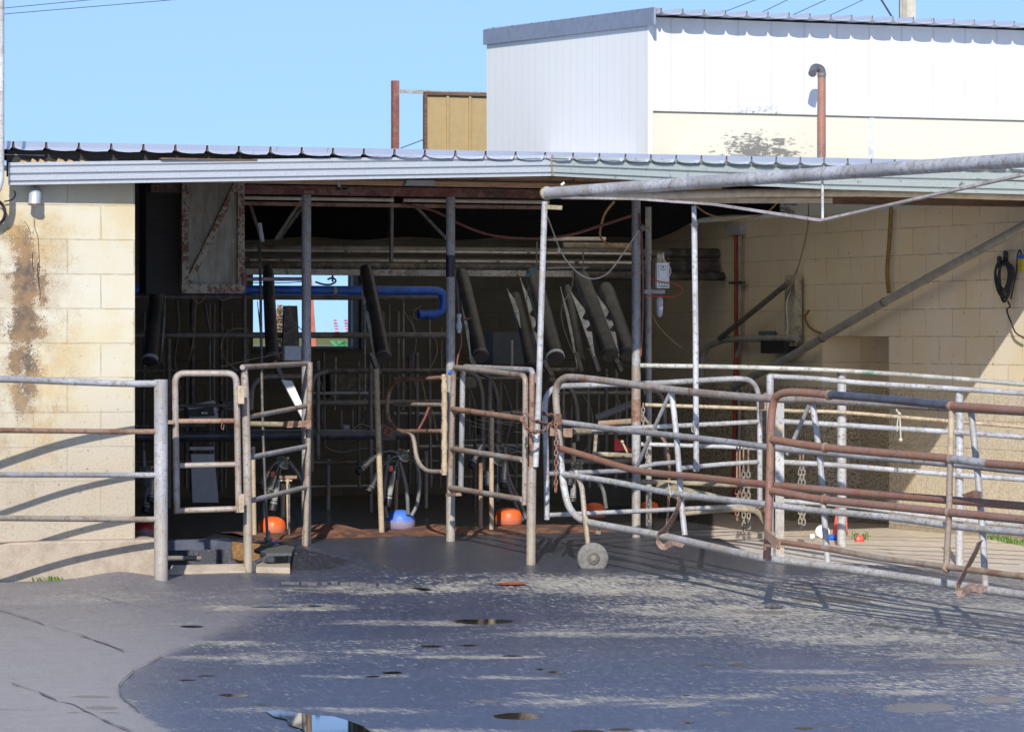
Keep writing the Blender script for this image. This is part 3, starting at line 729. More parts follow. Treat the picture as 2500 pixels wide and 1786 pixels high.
B().tube(cat(run([(1374, 1157), (1500, 1176), (1640, 1203), (1868, 1230), (1990, 1245), (2170, 1262), (2330, 1284), (2500, 1300), (2700, 1316)], D1), 4), .0175, 12).build('rail', GALVB, t)
for leg in ([(1639, 953), (1649, 1040), (1658, 1150), (1665, 1240), (1672, 1306)], [(1983, 983), (1998, 1085), (2007, 1180), (2014, 1285), (2021, 1372)], [(2371, 1006), (2381, 1100), (2391, 1200), (2400, 1320), (2406, 1432)]):
    B().tube(cat(run(leg, lambda x: D1(x) + .03), 3), .0165, 12).build('brace', GALVB, t)
B().tube(run([(1639, 952), (1556, 1136)], lambda x: D1(x) + .0), .0115, 10).build('diagonal_brace', GALV, t)
B().tube(run([(1976, 988), (1922, 1108)], lambda x: D1(x) + .0), .0115, 10).build('diagonal_brace', GALV, t)
B().prism(run([(2352, 1207), (2384, 1196), (2397, 1200), (2396, 1216), (2360, 1214)], D1), (0, .02, 0)).build('bracket', RUST, t)
B().prism(run([(1358, 1009), (1371, 1010), (1372, 1034), (1360, 1040)], lambda x: D1(x) - .06), (0, .008, 0)).build('latch_plate', RUST, t)
wc = P(1447, 1362, 21.6)
cr = t
B().tube(rnd([P(1406, 1150, D1(1406)), P(1421, 1190, D1(1421)), P(1427, 1255, 21.65), P(1437, 1340, 21.66)], .03), .0155, 12).build('wheel_leg', GALVR, t)
B().tube(rnd([P(1430, 1260, 21.64), P(1437, 1345, 21.64)], .03), .012, 12).build('wheel_stem', CREAMS, t)
WHEELM = plain('worn_grey_wheel', (.2, .185, .165), .85, var=.35, scale=40, bstr=.6)
wax = (wc - CAM); wax.z = 0; wax = -(wax.normalized() * .97 - RT * .22).normalized()
wh = B().lathe(wc - wax * .022, [(.02, 0), (.082, .0), (.0925, .006), (.0945, .02), (.0925, .036), (.086, .043), (.05, .044), (.034, .041), (.033, .043), (.02, .043), (.018, .05), (.004, .052)], wax, 40).build('wheel', WHEELM, t)
B().lathe(wc + wax * .0225, [(.031, 0), (.037, 0), (.037, .0015), (.031, .0015)], wax, 24).build('hub_ring', DARKS, wh)
B().tube([wc + wax * .028 + Vector((-.012, 0, -.018)), wc + wax * .03 + Vector((.012, 0, .02))], .0022, 6).tube([wc + wax * .028 + RT * -.012 + Vector((0, 0, .016)), wc + wax * .032 + RT * .01 + Vector((0, 0, -.014))], .0022, 6).build('split_pin', RUST, wh)
B().prism(run([(1460, 1286), (1468, 1288), (1466, 1304), (1454, 1302)], D1), (0, .006, 0)).build('tag_plate', CREAMS, t)

# strap loops hanging from gate 1
STRAP = plain('worn_leather_strap', (.33, .22, .17), .8, var=.5, scale=50)
def ribbon(pts, wd, name, label, group=None, thick=.004):
    pts = cat(pts, 5); b = B(); vs = []
    side = FW * .35 + RT * .0 + Vector((0, 0, 0))
    for i, p in enumerate(pts):
        t_ = (pts[min(i + 1, len(pts) - 1)] - pts[max(i - 1, 0)]).normalized()
        wv = t_.cross(FW).normalized() * .5 + FW * .86; wv = (wv - t_ * wv.dot(t_)).normalized() * wd / 2
        nn = t_.cross(wv).normalized() * thick / 2
        vs += [p - wv - nn, p + wv - nn, p + wv + nn, p - wv + nn]
    n_ = len(pts); fs = [(i * 4 + k, i * 4 + (k + 1) % 4, (i + 1) * 4 + (k + 1) % 4, (i + 1) * 4 + k) for i in range(n_ - 1) for k in range(4)] + [(0, 1, 2, 3), tuple((n_ - 1) * 4 + k for k in range(4))]
    o = b.add(vs, fs, False).build(name, STRAP); tag(o, label, 'strap', group); return o
ribbon(run([(1660, 1205), (1655, 1240), (1632, 1282), (1612, 1303), (1609, 1322), (1622, 1333), (1645, 1323), (1670, 1329)], lambda x: D1(x) - .04), .045, 'strap', 'curled tan strap hanging off the wheeled gate by its left brace', 'straps on the yard gates')
ribbon(run([(2392, 1320), (2380, 1350), (2352, 1402), (2339, 1432), (2348, 1447), (2372, 1434), (2404, 1440)], lambda x: DR(x) - .04), .045, 'strap', 'curled tan strap hanging at the far right end of the gates', 'straps on the yard gates')

# red gate in front, right
t = thing('red_pipe_gate', 'rusty red pipe gate in front at the right edge', 'gate', P(1877, 1400, 19.1))
B().tube(cat(run([(1872, 1366), (1876, 1270), (1880, 1130), (1883, 1030), (1888, 985), (1898, 966), (1920, 958), (1960, 958), (2030, 964), (2025, 964)][:9], DR), 5), .021, 14).build('frame', REDS, t)
B().tube(cat(run([(2020, 963), (2160, 974), (2320, 990)], DR), 5), .0212, 14).build('top_rail', plain('blue_grey_paint', (.1, .105, .13), .35, .3, .4), t)
B().tube(cat(run([(2318, 990), (2400, 996), (2500, 1003), (2750, 1020)], DR), 5), .0215, 14).build('top_rail', REDS, t)
for ys, mt in ((((1885, 1072), (2015, 1092), (2320, 1119)), REDS), (((2325, 1120), (2412, 1131)), GALV), (((2412, 1131), (2500, 1138), (2750, 1160)), REDS), (((1885, 1197), (1940, 1207), (2012, 1219), (2318, 1250)), REDS), (((2318, 1250), (2500, 1268), (2750, 1290)), REDS), (((1885, 1319), (2010, 1337)), REDS), (((2010, 1337), (2150, 1362), (2312, 1383)), GALVR), (((2312, 1383), (2500, 1407), (2750, 1440)), RUST)):
    B().tube(cat(run(ys, DR), 4), .0205 if ys[0][1] < 1300 else .0155, 12).build('rail', mt, t)
B().tube(cat(run([(2323, 995), (2322, 1060), (2320, 1115)], lambda x: DR(x) - .0), 4), .0155, 12).build('upright', CREAMS, t)
B().tube(cat(run([(2321, 1120), (2318, 1180), (2317, 1250), (2310, 1384)], lambda x: DR(x) - .0), 4), .0155, 12).build('upright', GALVR, t)
for (x, y) in ((2323, 992), (2321, 1120), (2317, 1250), (2311, 1384), (2024, 964), (2015, 1092), (2013, 1219)):
    c_ = P(x, y, DR(x)); dr_ = (P(x + 40, y + 4, DR(x + 40)) - c_).normalized()
    B().tube([c_ - dr_ * .014, c_ - dr_ * .006, c_ + dr_ * .006, c_ + dr_ * .014], [.0225, .0265, .0265, .0225], 12).build('weld_collar', RUST, t)
b = B(); b.beam(P(1868, 1300, 19.1), P(1903, 1330, 18.9), .01, .05).beam(P(1869, 1330, 19.1), P(1905, 1333, 18.9), .05, .012).build('hinge_strap', RUST, t)

# posts at the hinge and the lane fences behind
def simple_post(px, ytop, ybot, D, r, mat, label, group='posts of the lane fences'):
    a = P(px, ybot, D); tpt = P(px, ytop, D)
    t = thing('fence_post', label, 'post', (a.x, a.y, a.z), group)
    B().tube([(a.x, a.y, a.z - .03), (a.x, a.y, tpt.z)], r, 14).build('pole', mat, t); return t, a
tp, ap = simple_post(1880, 915, 1379, 22.3, .0225, GALVB, 'round pale post at the hinge side of the wheeled gate')
sq = P(1903, 1382, 22.1)
t = thing('fence_post', 'square pale timber-like post between the round hinge post and the red gate', 'post', sq, 'posts of the lane fences')
B().obox((sq.x, sq.y, (sq.z + P(1903, 958, 22.1).z) / 2 - .02), RT * .0265, FW * .0265, (0, 0, (P(1903, 958, 22.1).z - sq.z) / 2 + .02)).build('pole', steel('pale_square_post', (.5, .48, .45), (.3, .15, .1), .15, metal=0, rough=.7), t)
B().obox(P(1900, 1050, 22.02), RT * .026, FW * .004, (0, 0, .035)).build('rust_patch', CREAMS, t)

def DF1(x): return lerp_tab([(1553, 23.9), (2055, 24.1), (2500, 23.6)], x)
t = thing('lane_fence', 'further galvanised rail fence running right from the grey post towards the block wall', 'fence', P(2055, 1337, 24.1))
B().tube([P(2055, 1345, 24.15), P(2055, 905, 24.15)], .0305, 14).build('post', GALVB, t)
B().tube(cat(run([(1562, 892), (1800, 896), (2060, 905), (2322, 923), (2500, 938), (2700, 956)], DF1), 4), .0155, 12).build('rail', steel('scuffed_pale_rail', (.5, .5, .46), (.12, .32, .25), .25), t)
B().tube(cat(run([(1575, 988), (1846, 997), (1940, 1003), (2055, 1006), (2322, 1028), (2500, 1042), (2700, 1060)], DF1), 4), .0125, 12).build('rail', CREAMS, t)
B().tube(cat(run([(1565, 1084), (1700, 1088), (1850, 1093), (2000, 1098)], DF1), 4), .0145, 12).build('rail', GALVB, t)
B().tube(cat(run([(1565, 1175), (1700, 1180), (1850, 1186)], DF1), 4), .0165, 12).build('rail', MUDDY, t)
def DF2(x): return lerp_tab([(1880, 23.2), (2342, 22.65), (2500, 22.4)], x)
t = thing('lane_fence', 'nearer galvanised rail fence with square-shouldered posts on the tan concrete', 'fence', P(2342, 1378, 22.65))
B().tube([P(2343, 1385, 22.68), P(2342, 952, 22.68)], .0255, 14).build('post', GALVB, t)
for ys, r_ in ((((1878, 918), (1990, 924), (2100, 934), (2322, 948), (2500, 960), (2700, 975)), .0165), (((1905, 1028), (2055, 1037), (2322, 1054), (2500, 1067), (2700, 1082)), .0165), (((1905, 1127), (2055, 1136), (2322, 1158), (2500, 1170), (2700, 1185)), .0165), (((1905, 1222), (2055, 1232), (2170, 1246), (2342, 1268), (2500, 1284)), .0155)):
    B().tube(cat(run(ys, DF2), 4), r_, 12).build('rail', GALVB, t)

# gate 0: behind gate 1
def D0(x): return lerp_tab([(1330, 22.3), (1855, 23.6)], x)
t = thing('round_cornered_gate', 'galvanised gate with rounded corners standing open behind the wheeled gate', 'gate', P(1600, 1330, 23))
B().tube(cat(run([(1335, 1268), (1334, 1150), (1331, 1040), (1331, 985), (1340, 958), (1362, 945), (1400, 941), (1600, 935), (1750, 926), (1815, 925), (1838, 935), (1850, 958), (1854, 1000), (1855, 1120), (1855, 1245)], D0), 5), .0175, 12).build('frame', GALVB, t)
for ys, mt in ((((1399, 1052), (1543, 1044), (1700, 1037), (1852, 1029)), GALVB), (((1338, 1156), (1520, 1149), (1600, 1132), (1660, 1127)), GALV), (((1664, 1142), (1760, 1133), (1852, 1127)), GALVB), (((1338, 1257), (1540, 1248), (1852, 1233)), GALVB)):
    B().tube(run(ys, D0), .015, 12).build('rail', mt, t)
B().obox(P(1353, 1053, 22.15), RT * .026, FW * .006, (0, 0, .026)).build('latch_block', RUST, t)
B().obox(P(1386, 1056, 22.1), RT * .028, FW * .006, (0, 0, .027)).build('latch_block', RUST, t)
B().tube(run([(1396, 1052), (1440, 1052)], lambda x: D0(x) - .03), .021, 10).build('sleeve', MUDDY, t)
for y in (980, 1245): B().beam(P(1858, y, 23.5), P(1872, y - 2, 23.2), .03, .035 if y > 1000 else .1).build('hinge', RUST, t)

# narrow gates at the shed front
def frame_gate(name, label, base, pieces):
    t = thing(name, label, 'gate', base)
    for nm, pts, r_, mt in pieces: B().tube(rnd(pts, .06, 7), r_, 14).build(nm, mt, t)
    return t
def L(a, b):
    return lambda x: lerp_tab([a, b], x)
dn = L((425, 21.55), (590, 21.6))
t = frame_gate('small_hoop_gate', 'narrow hoop-topped rusty gate between the thick grey fence post and the rusty post', P(505, 1250, 21.55), [
    ('frame', run([(432, 1253), (427, 911), (577, 911), (583, 1250)], dn), .0195, GALVR),
    ('rail', run([(432, 1028), (575, 1027)], dn), .0155, RUST),
    ('rail', run([(438, 1136), (577, 1133)], dn), .0165, GALVR), ('rail', run([(438, 1246), (580, 1241)], dn), .0175, GALVR)])
B().beam(P(404, 1030, 21.5), P(425, 1030, 21.5), .01, .022).build('latch_tongue', RUST, t)
b = B(); b.box(P(583, 985, 21.55) - Vector((.01, .01, 0)), P(592, 941, 21.55) + Vector((.01, .01, 0))).box(P(584, 1250, 21.55) - Vector((.006, .01, 0)), P(593, 1205, 21.55) + Vector((.006, .01, 0))).build('hinge', CREAMS, t)
B().tube(cat([P(543, 1030, 21.5), P(540, 1042, 21.5), P(545, 1048, 21.5), P(547, 1036, 21.5)], 4), .002, 6).build('wire_hook', RUST, t)

a = P(606, 1398, 21.7)
t = thing('rusty_post', 'rusty and mud-splashed post carrying the small hoop gate', 'post', a)
B().tube([a - Vector((0, 0, .03)), P(603, 1150, 21.7), P(598, 960, 21.7), P(597, 920, 21.7), P(597, 898, 21.7)], [.027, .027, .026, .022, .016], 16).build('pole', GALVR, t)
dg = L((597, 21.7), (752, 23.05))
t = frame_gate('ladder_gate', 'ladder-like pipe gate slanting from the rusty post back to the first grey post', P(680, 1300, 22.4), [
    ('rail', run([(592, 896), (752, 887)], dg), .0165, GALVR),
    ('upright', [P(757, 884, 23.0), P(752, 1100, 23.0), P(746, 1332, 23.0)], .0175, GALVR),
    ('rail', run([(606, 1018), (752, 990)], dg), .0155, GALVR), ('rail', run([(608, 1117), (750, 1089)], dg), .0165, GALV),
    ('rail', run([(611, 1222), (750, 1188)], dg), .0165, GALV)])
t = thing('muddy_bar', 'muddy horizontal slide bar clamped across the ladder-like gate', 'bar', P(680, 1034, 22.9))
B().tube([P(604, 1034, 22.9), P(700, 1036, 22.9)], .017, 12).build('tube', MUDDY, t)
B().beam(P(698, 1036, 22.88), P(760, 1033, 22.88), .03, .04).build('clamp', RUST, t)
tag(B().prism([P(688, 927, 23.3), P(713, 929, 23.3), P(738, 985, 23.3), P(738, 1021, 23.3)], (0, .02, 0)).build('slanted_board', WHITEP), 'pale slanted board leaning behind the first grey post', 'board')

# gate with S-bent foot, left of the middle post
d3 = L((945, 24.2), (1085, 23.3))
t = frame_gate('bent_gate', 'rusty gate with a bent hoop end and S-shaped foot, hung on the middle grey post', P(1085, 1160, 23.3), [])
B().tube(cat(run([(1080, 921), (1040, 924), (985, 926), (962, 936), (950, 958), (945, 1000), (953, 1032), (974, 1050), (1005, 1052), (1080, 1052)], d3), 5), .0135, 12).build('frame', RUST, t)
B().tube(run([(965, 986), (1080, 988)], d3), .0135, 12).build('rail', GALVR, t)
B().tube(cat(run([(983, 1053), (1003, 1058), (1011, 1078), (1016, 1110), (1026, 1134), (1045, 1149), (1080, 1151)], d3), 5), .0145, 12).build('foot', GALVR, t)
B().tube([P(1085, 1159, 23.25), P(1085, 913, 23.25)], .0175, 12).build('hinge_sleeve', CREAMS, t)
b = B()
for y in (935, 978, 1030, 1075, 1130): b.tube([P(1085, y, 23.25), P(1085, y + 22, 23.25)], .0205, 12)
b.build('sleeve_ring', CREAMS, t)
B().tube([P(1048, 993, 23.4), P(1037, 1020, 23.4), P(1022, 1048, 23.4)], .009, 8).build('hose_stub', PINKHOSE, t)

# double-framed gate right of the middle post
d4 = L((1100, 23.2), (1290, 21.9))
t = frame_gate('double_frame_gate', 'rusty double-framed gate between the middle grey post and the front post', P(1190, 1240, 22.5), [
    ('back_frame', run([(1125, 1195), (1130, 895), (1300, 903), (1303, 935)], lambda x: d4(x) + .12), .0175, GALV),
    ('front_frame', run([(1098, 1203), (1108, 896), (1283, 917), (1281, 1232)], d4), .0175, GALVR),
    ('rail', run([(1104, 998), (1276, 1022)], d4), .0185, RUST),
    ('rail', run([(1104, 1095), (1276, 1122)], d4), .018, GALVR), ('rail', run([(1100, 1190), (1276, 1219)], d4), .018, GALVR)])
B().beam(P(1095, 1208, 23.15), P(1120, 1206, 23.0), .04, .02).build('hinge_pin', RUST, t)

# front post: thick lower post, thinner leaning pipe rising to the big overhead pipe
a = P(1296, 1375, 21.75)
t = thing('front_post', 'tall front post under the end of the big overhead pipe', 'post', a)
B().tube([a - Vector((0, 0, .03)), P(1298, 1140, 21.75)], .028, 16).build('lower_pole', GALVR, t)
B().tube([P(1298, 1145, 21.76), P(1299, 912, 21.76)], [.0175, .0175], 14).build('rusty_sleeve', RUST, t)
B().tube([P(1307, 1139, 21.72), P(1314, 1000, 21.72), P(1323, 700, 21.72), P(1330, 492, 21.72)], .0185, 14).build('upper_pole', GALVB, t)

# big overhead pipe with truss
def DO(x): return lerp_tab([(1335, 21.75), (2500, 17.4)], x)
t = thing('overhead_pipe', 'big galvanised overhead pipe with a rusty truss strap below, crossing the top right', 'pipe', P(1335, 480, 21.75))
B().tube(run([(1336, 472), (1600, 453), (1900, 432), (2200, 411), (2500, 391), (2900, 364)], DO), .036, 18).build('pipe', GALVB, t)
c_ = P(1336, 472, 21.75); dr_ = (P(1600, 453, DO(1600)) - c_).normalized()
B().tube([c_ - dr_ * .03, c_ - dr_ * .028, c_ - dr_ * .005, c_ + dr_ * .0, c_ + dr_ * .012], [.02, .038, .042, .042, .037], 18).build('end_collar', CREAMS, t)
B().prism([P(1335, 500, 21.7), P(1373, 502, 21.6), P(1372, 512, 21.6), P(1336, 510, 21.7)], (.02, .07, 0)).build('bracket', CREAMS, t)
b = B()
for u, v in zip(((1345, 481), (1560, 486), (1745, 499), (2006, 538)), ((1560, 486), (1745, 499), (2006, 538), (2500, 426))): b.beam(P(*u, DO(u[0])), P(*v, DO(v[0])), .035, .012)
b.build('truss_strap', steel('rust_flecked_white_strap', (.55, .5, .48), (.45, .22, .14), .16, metal=0, dirt=0), t)
B().beam(P(2008, 442, DO(2008)), P(2008, 536, DO(2008)), .024, .012, up=RT).build('strut', GALVB, t)
tag(B().tube([P(1370, 452, 21.9), P(1378, 446, 21.9)], .008, 8).build('pipe_stub', WHITEP), 'tiny cut white stub sticking up over the end of the overhead pipe', 'stub')
# hanging pole with chain link in front of the lane
t = thing('hanging_pole', 'pale vertical pole hanging from the truss in front of the lane', 'pole', P(1698, 1150, 20.9))
B().tube([P(1700, 1150, 20.6), P(1698, 800, 20.6), P(1695, 548, 20.6)], .0165, 14).build('pole', GALVB, t)
B().tube([P(1695, 552, 20.6), P(1694, 503, 20.6)], .0135, 14).build('spigot', GALVB, t)
B().tube([P(1695, 551, 20.6), P(1695, 545, 20.6)], .021, 14).build('collar', CREAMS, t)

# ------------------------------------------------------------------ chains
CHAIN = steel('rusty_chain_steel', (.36, .26, .21), (.28, .12, .08), .5, metal=.2, rough=.6)
CHAING = steel('dull_chain_steel', (.34, .31, .27), (.25, .14, .1), .3, metal=.2, rough=.6)
def chain(pts, label, ll=.036, wr=.0042, mat=CHAIN, tail=False, group='chains on the gates'):
    pts = [Vector(p) for p in pts]
    seg = []; 
    tot = sum((b - a).length for a, b in zip(pts, pts[1:])); n = max(2, int(tot / (ll * .78)))
    def at(s):
        for a, b in zip(pts, pts[1:]):
            l_ = (b - a).length
            if s <= l_ or b is pts[-1]: return a + (b - a) * (s / l_), (b - a).normalized()
            s -= l_
    b_ = B()
    for i in range(n):
        c, tt = at(tot * (i + .5) / n)
        side = tt.cross(FW); side = side.normalized() if side.length > .1 else RT.copy()
        fr = tt.cross(side).normalized(); ang = R(20) if i % 2 else R(75)
        w_ = side * math.cos(ang) + fr * math.sin(ang)
        sc_ = 1.6 if (tail and i >= n - 1) else 1
        h = ll * .5 * sc_; rr = ll * .28 * sc_; ring = []
        for k in range(12):
            a = 2 * math.pi * k / 12; e = h - rr
            ring.append(c + tt * (math.sin(a) * rr + (e if math.sin(a) > 0 else -e)) + w_ * math.cos(a) * rr)
        ring.append(ring[0]); b_.tube(ring, wr * (1.3 if sc_ > 1 else 1), 6, caps=False)
    return tag(b_.build('chain', mat), label, 'chain', group)
chain(cat([P(1284, 1010, 21.6), P(1305, 1026, 21.5), P(1335, 1034, 21.7), P(1356, 1038, 21.8)], 4), 'upper rusty chain looped from the double-framed gate to the wheeled gate')
chain(cat([P(1278, 1012, 21.7), P(1281, 1036, 21.6), P(1296, 1053, 21.5), P(1330, 1050, 21.6), P(1348, 1030, 21.7)], 4), 'lower rusty chain sagging under the other between the two gates')
chain([P(1357, 1016, 21.75), P(1358, 1100, 21.7), P(1357, 1196, 21.7)], 'rusty chain hanging straight down the corner of the wheeled gate with a big end link', tail=True)
chain(cat([P(1322, 1006, 22.2), P(1335, 1012, 22.1), P(1352, 1012, 22.0)], 4), 'short chain over the top of the latch block behind the wheeled gate')
chain([P(1570, 985, 23.8), P(1571, 1060, 23.8)], 'chain hanging against the grey post by the lane fence', mat=CHAING)
chain([P(1579, 1075, 23.9), P(1580, 1150, 23.9)], 'dark chain lower on the thin galvanised pole', mat=CHAING)
chain([P(1693, 1030, 20.5), P(1693, 1052, 20.5)], 'few chain links tied round the pale hanging pole', mat=CHAING)
def rodchain(x, y0, ym, y1, lab, D=23.75, mt=CHAIN):
    t = thing('hanging_chain', lab, 'chain', P(x, y1, D), 'chains hanging from the lane rail')
    B().tube([P(x, y0, D), P(x, ym, D)], .006, 8).build('rod', RUST, t)
    c = chain([P(x, ym, D), P(x + 1, y1, D)], None, ll=.04, wr=.0045, mat=mt, group=None)
    c.name = 'links'; 
    for k in ('category', 'group', 'label'):
        if k in c: del c[k]
    c.parent = t; c.location = c.location - t.location
rodchain(1799, 1090, 1180, 1270, 'leftmost hanging chain, rusty, ending in a long link')
rodchain(1806, 1090, 1165, 1230, 'second hanging chain from the left in the lane')
rodchain(1815, 1092, 1140, 1300, 'third hanging chain from the left, reaching lowest', mt=CHAING)
rodchain(1827, 1092, 1140, 1290, 'fourth hanging chain from the left, beside the gate hinge', mt=CHAING)
rodchain(1953, 1108, 1135, 1290, 'left of the two chains hanging beyond the square post', D=23.4, mt=CHAING)
rodchain(1961, 1108, 1135, 1280, 'right of the two chains hanging beyond the square post', D=23.4, mt=CHAING)
ROPE = plain('pale_rope', (.55, .5, .4), .9)
tag(B().tube(cat([P(2187, 992, 22.3), P(2190, 1003, 22.3), P(2196, 1010, 22.3), P(2198, 1040, 22.3), P(2199, 1072, 22.3)], 5), .005, 8).tube(cat([P(2196, 1009, 22.3), P(2191, 1030, 22.3), P(2190, 1052, 22.3)], 4), .004, 8).lathe(P(2199, 1074, 22.3), [(.006, -.012), (.013, -.004), (.013, .006), (.005, .014)]).lathe(P(2196, 1010, 22.3), [(.006, -.01), (.012, 0), (.006, .01)]).build('rope', ROPE), 'knotted pale rope end dangling from the lane fence rail', 'rope')
tag(B().tube(cat([P(1632, 1180, 20.5), P(1636, 1200, 20.5), P(1641, 1206, 20.5), P(1645, 1196, 20.5)], 4), .0025, 6).tube([P(1634, 1200, 20.5), P(1638, 1212, 20.5)], .002, 6).build('string', ROPE), 'white string knotted on the wheeled gate rail near its brace', 'string')

# ------------------------------------------------------------------ hanging rusty door
t = thing('hanging_door', 'rusty framed sheet door hanging under the eave at the left of the opening', 'door', PY(520, 716, 1.3))
DOORM = M('stained_sheet'); mp = DOORM.n('Mapping'); mp.inputs['Scale'].default_value = (9, 9, 2.2); DOORM.l(DOORM.obj(), mp.inputs[0])
_n = DOORM.noise(1.6, 6, .7, vec=mp.outputs[0]); _n2 = DOORM.noise(8, 5, .7)
_c = DOORM.mix(DOORM.step(_n, .35, .65), (.27, .24, .18), (.17, .13, .085)); _c = DOORM.mix(DOORM.step(_n2, .6, .66, 0, .7), _c, (.36, .37, .36))
DOORM = DOORM.set(_c, .6, .1)
DFR = M('rust_eaten_frame'); _n = DFR.noise(45, 5, .75); _n2 = DFR.noise(5, 4, .6)
_c = DFR.mix(DFR.step(DFR.math('ADD', _n, DFR.math('MULTIPLY', _n2, .5)), .7, .84), (.3, .26, .19), (.14, .05, .03))
DFR = DFR.set(_c, .8, 0, bump=_n, bstr=.6, bdist=.004)
A = lambda x, y, Y=1.3: PY(x, y, Y)
x0, x1 = A(441, 600).x, A(594, 600).x; zt_, zb_ = A(520, 440).z, A(520, 716).z
B().box((x0 + .01, 1.3, zb_ + .01), (x1 - .01, 1.31, zt_)).build('panel', DOORM, t)
fwid = .045
B().box((x0, 1.27, zb_ + .06), (x0 + fwid, 1.298, zt_)).build('stile', DFR, t)
B().box((x1 - fwid, 1.27, zb_ + .06), (x1, 1.298, zt_)).build('stile', DFR, t)
B().box((x0 - .004, 1.265, zb_), (x1 + .004, 1.298, zb_ + .057)).build('bottom_rail', DFR, t)
B().beam((x0 + .05, 1.283, zb_ + .075), (x1 - .05, 1.283, zt_ - .02), .03, .038).build('diagonal_brace', DFR, t)
B().box((x1 - .02, 1.25, zb_ + .05), (x1 + .008, 1.264, zb_ + .13)).build('guide_bracket', SHED_RED, t)
t2 = thing('door_jamb', 'dark boxed column behind the hanging rusty door', 'column', (x0 - .2, 1.5, 1))
B().box((x0 - .18, 1.45, A(440, 716).z), (x0 + .05, 1.6, 2.44)).build('box', DARKW, t2)

# ------------------------------------------------------------------ milk lines & pipes inside
def hline(px0, px1, y, Y, r, mat, name, label, cate='pipe', extra=0.):
    a = PY(px0, y, Y); b = PY(px1, y, Y); z = a.z
    return tag(B().tube([(a.x, Y, z), (b.x + extra, Y, z)], r, 12).build(name, mat), label, cate)
for k, (y, r_, lb) in enumerate(((608, .034, 'top'), (634, .026, 'second'), (648, .036, 'third, thickest'), (660, .0, ''))):
    if r_ == 0: continue
    a = PY(560, y, 6.6)
    t = thing('milk_line', f'{lb} dark milk line of the stack running to the right-hand wall', 'pipe', (a.x, 6.6, a.z), 'milk lines under the roof')
    B().tube([(a.x, 6.6, a.z), (XR - .05, 6.6, a.z)], r_, 12).build('pipe', DIMS if k < 2 else DARKS, t)
    B().tube([(XR - .45, 6.6, a.z), (XR - .02, 6.6, a.z)], r_ + .008, 12).build('wall_sleeve', DARKS, t)
a = PY(1400, 672, 6.5); tag(B().tube([a, (XR - .02, 6.5, a.z)], .036, 12).build('milk_line', DARKS), 'lowest short dark pipe of the stack beside the controller box', 'pipe', 'milk lines under the roof')
for x0_, x1_, y, Y, lb in ((597, 1560, 611, 4.4, 'upper thin pale line crossing above the window'), (610, 1560, 634, 4.5, 'lower thin pale line crossing above the window')):
    a = PY(x0_, y, Y); t = thing('wash_line', lb, 'pipe', a, 'thin wash lines')
    B().tube([a, Vector((PY(x1_, y, Y).x, Y, a.z))], .0085, 10).build('pipe', plain('pale_line_steel', (.5, .46, .4), .3, .3), t)
    for x in (843, 1097, 1290) if y < 620 else (686, 1040, 1215):
        c_ = PY(x, y, Y); B().tube([Vector((c_.x - .012, Y, a.z)), Vector((c_.x + .012, Y, a.z))], .013, 8).build('clip', DIMS, t)
# long pale angle rail & small rail
t = thing('drop_rail', 'long pale flat rail holding the tops of the dark tilted arms', 'rail', PY(900, 662, 4.0))
a, b_ = PY(596, 663, 4.0), PY(1395, 668, 4.0)
B().box((a.x, 3.98, a.z - .022), (b_.x, 4.0, a.z + .022)).build('rail', steel('stained_pale_rail', (.5, .48, .43), (.16, .13, .1), .25, metal=0), t)
tag(B().tube([PY(588, 681, 3.6), PY(752, 681, 3.6)], .014, 10).build('short_rail', GALV), 'short grey rail behind the first grey post just above the blue pipe', 'rail')
# blue pipe
t = thing('blue_pipe', 'bright blue plastic pipe running across the back and turning down in an elbow', 'pipe', PY(900, 710, 4.6))
z_ = PY(900, 709, 4.6).z
pts = [(PY(322, 709, 4.6).x, 4.6, z_), (PY(1085, 709, 4.6).x, 4.6, z_), PY(1083, 766, 4.6), PY(1022, 768, 4.6)]
B().tube(rnd(pts, .1, 8), .033, 14).build('pipe', BLUEPIPE, t)
for (x, y) in ((1084, 728), (1082, 748), (1045, 768), (1026, 768)):
    d_ = Vector((0, 0, 1)) if x > 1070 else Vector((1, 0, 0)); c_ = PY(x, y, 4.6)
    B().tube([c_ - d_ * .014, c_ + d_ * .014], .038, 14).build('coupling', BLUEPIPE, t)
c_ = PY(816, 709, 4.6); B().tube([c_ - Vector((.012, 0, 0)), c_ + Vector((.012, 0, 0))], .034, 14).build('clamp', CREAMS, t)
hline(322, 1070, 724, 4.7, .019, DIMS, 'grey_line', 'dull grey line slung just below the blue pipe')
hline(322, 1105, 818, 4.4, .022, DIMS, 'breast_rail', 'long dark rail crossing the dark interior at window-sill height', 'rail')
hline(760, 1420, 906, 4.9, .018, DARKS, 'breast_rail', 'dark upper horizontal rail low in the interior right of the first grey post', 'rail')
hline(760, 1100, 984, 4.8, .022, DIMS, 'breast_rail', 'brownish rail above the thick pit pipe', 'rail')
t = thing('pit_pipe', 'thick black pipe running low along the pit', 'pipe', PY(700, 1068, 4.6))
a = PY(330, 1066, 4.6); B().tube([a, (PY(1010, 1068, 4.6).x, 4.6, a.z)], .038, 14).build('pipe', plain('shiny_black_pipe', (.09, .09, .11), .22), t)
hline(330, 500, 1040, 4.2, .012, DARKS, 'thin_rail', 'thin dark rail just above the thick pit pipe at the left', 'rail')
hline(420, 600, 990, 3.4, .012, DARKS, 'thin_rail', 'thin dark rail behind the small hoop gate', 'rail')
hline(1330, 1560, 1128, 4.0, .02, DIMS, 'breast_rail', 'muddy low rail behind the round cornered gate', 'rail')
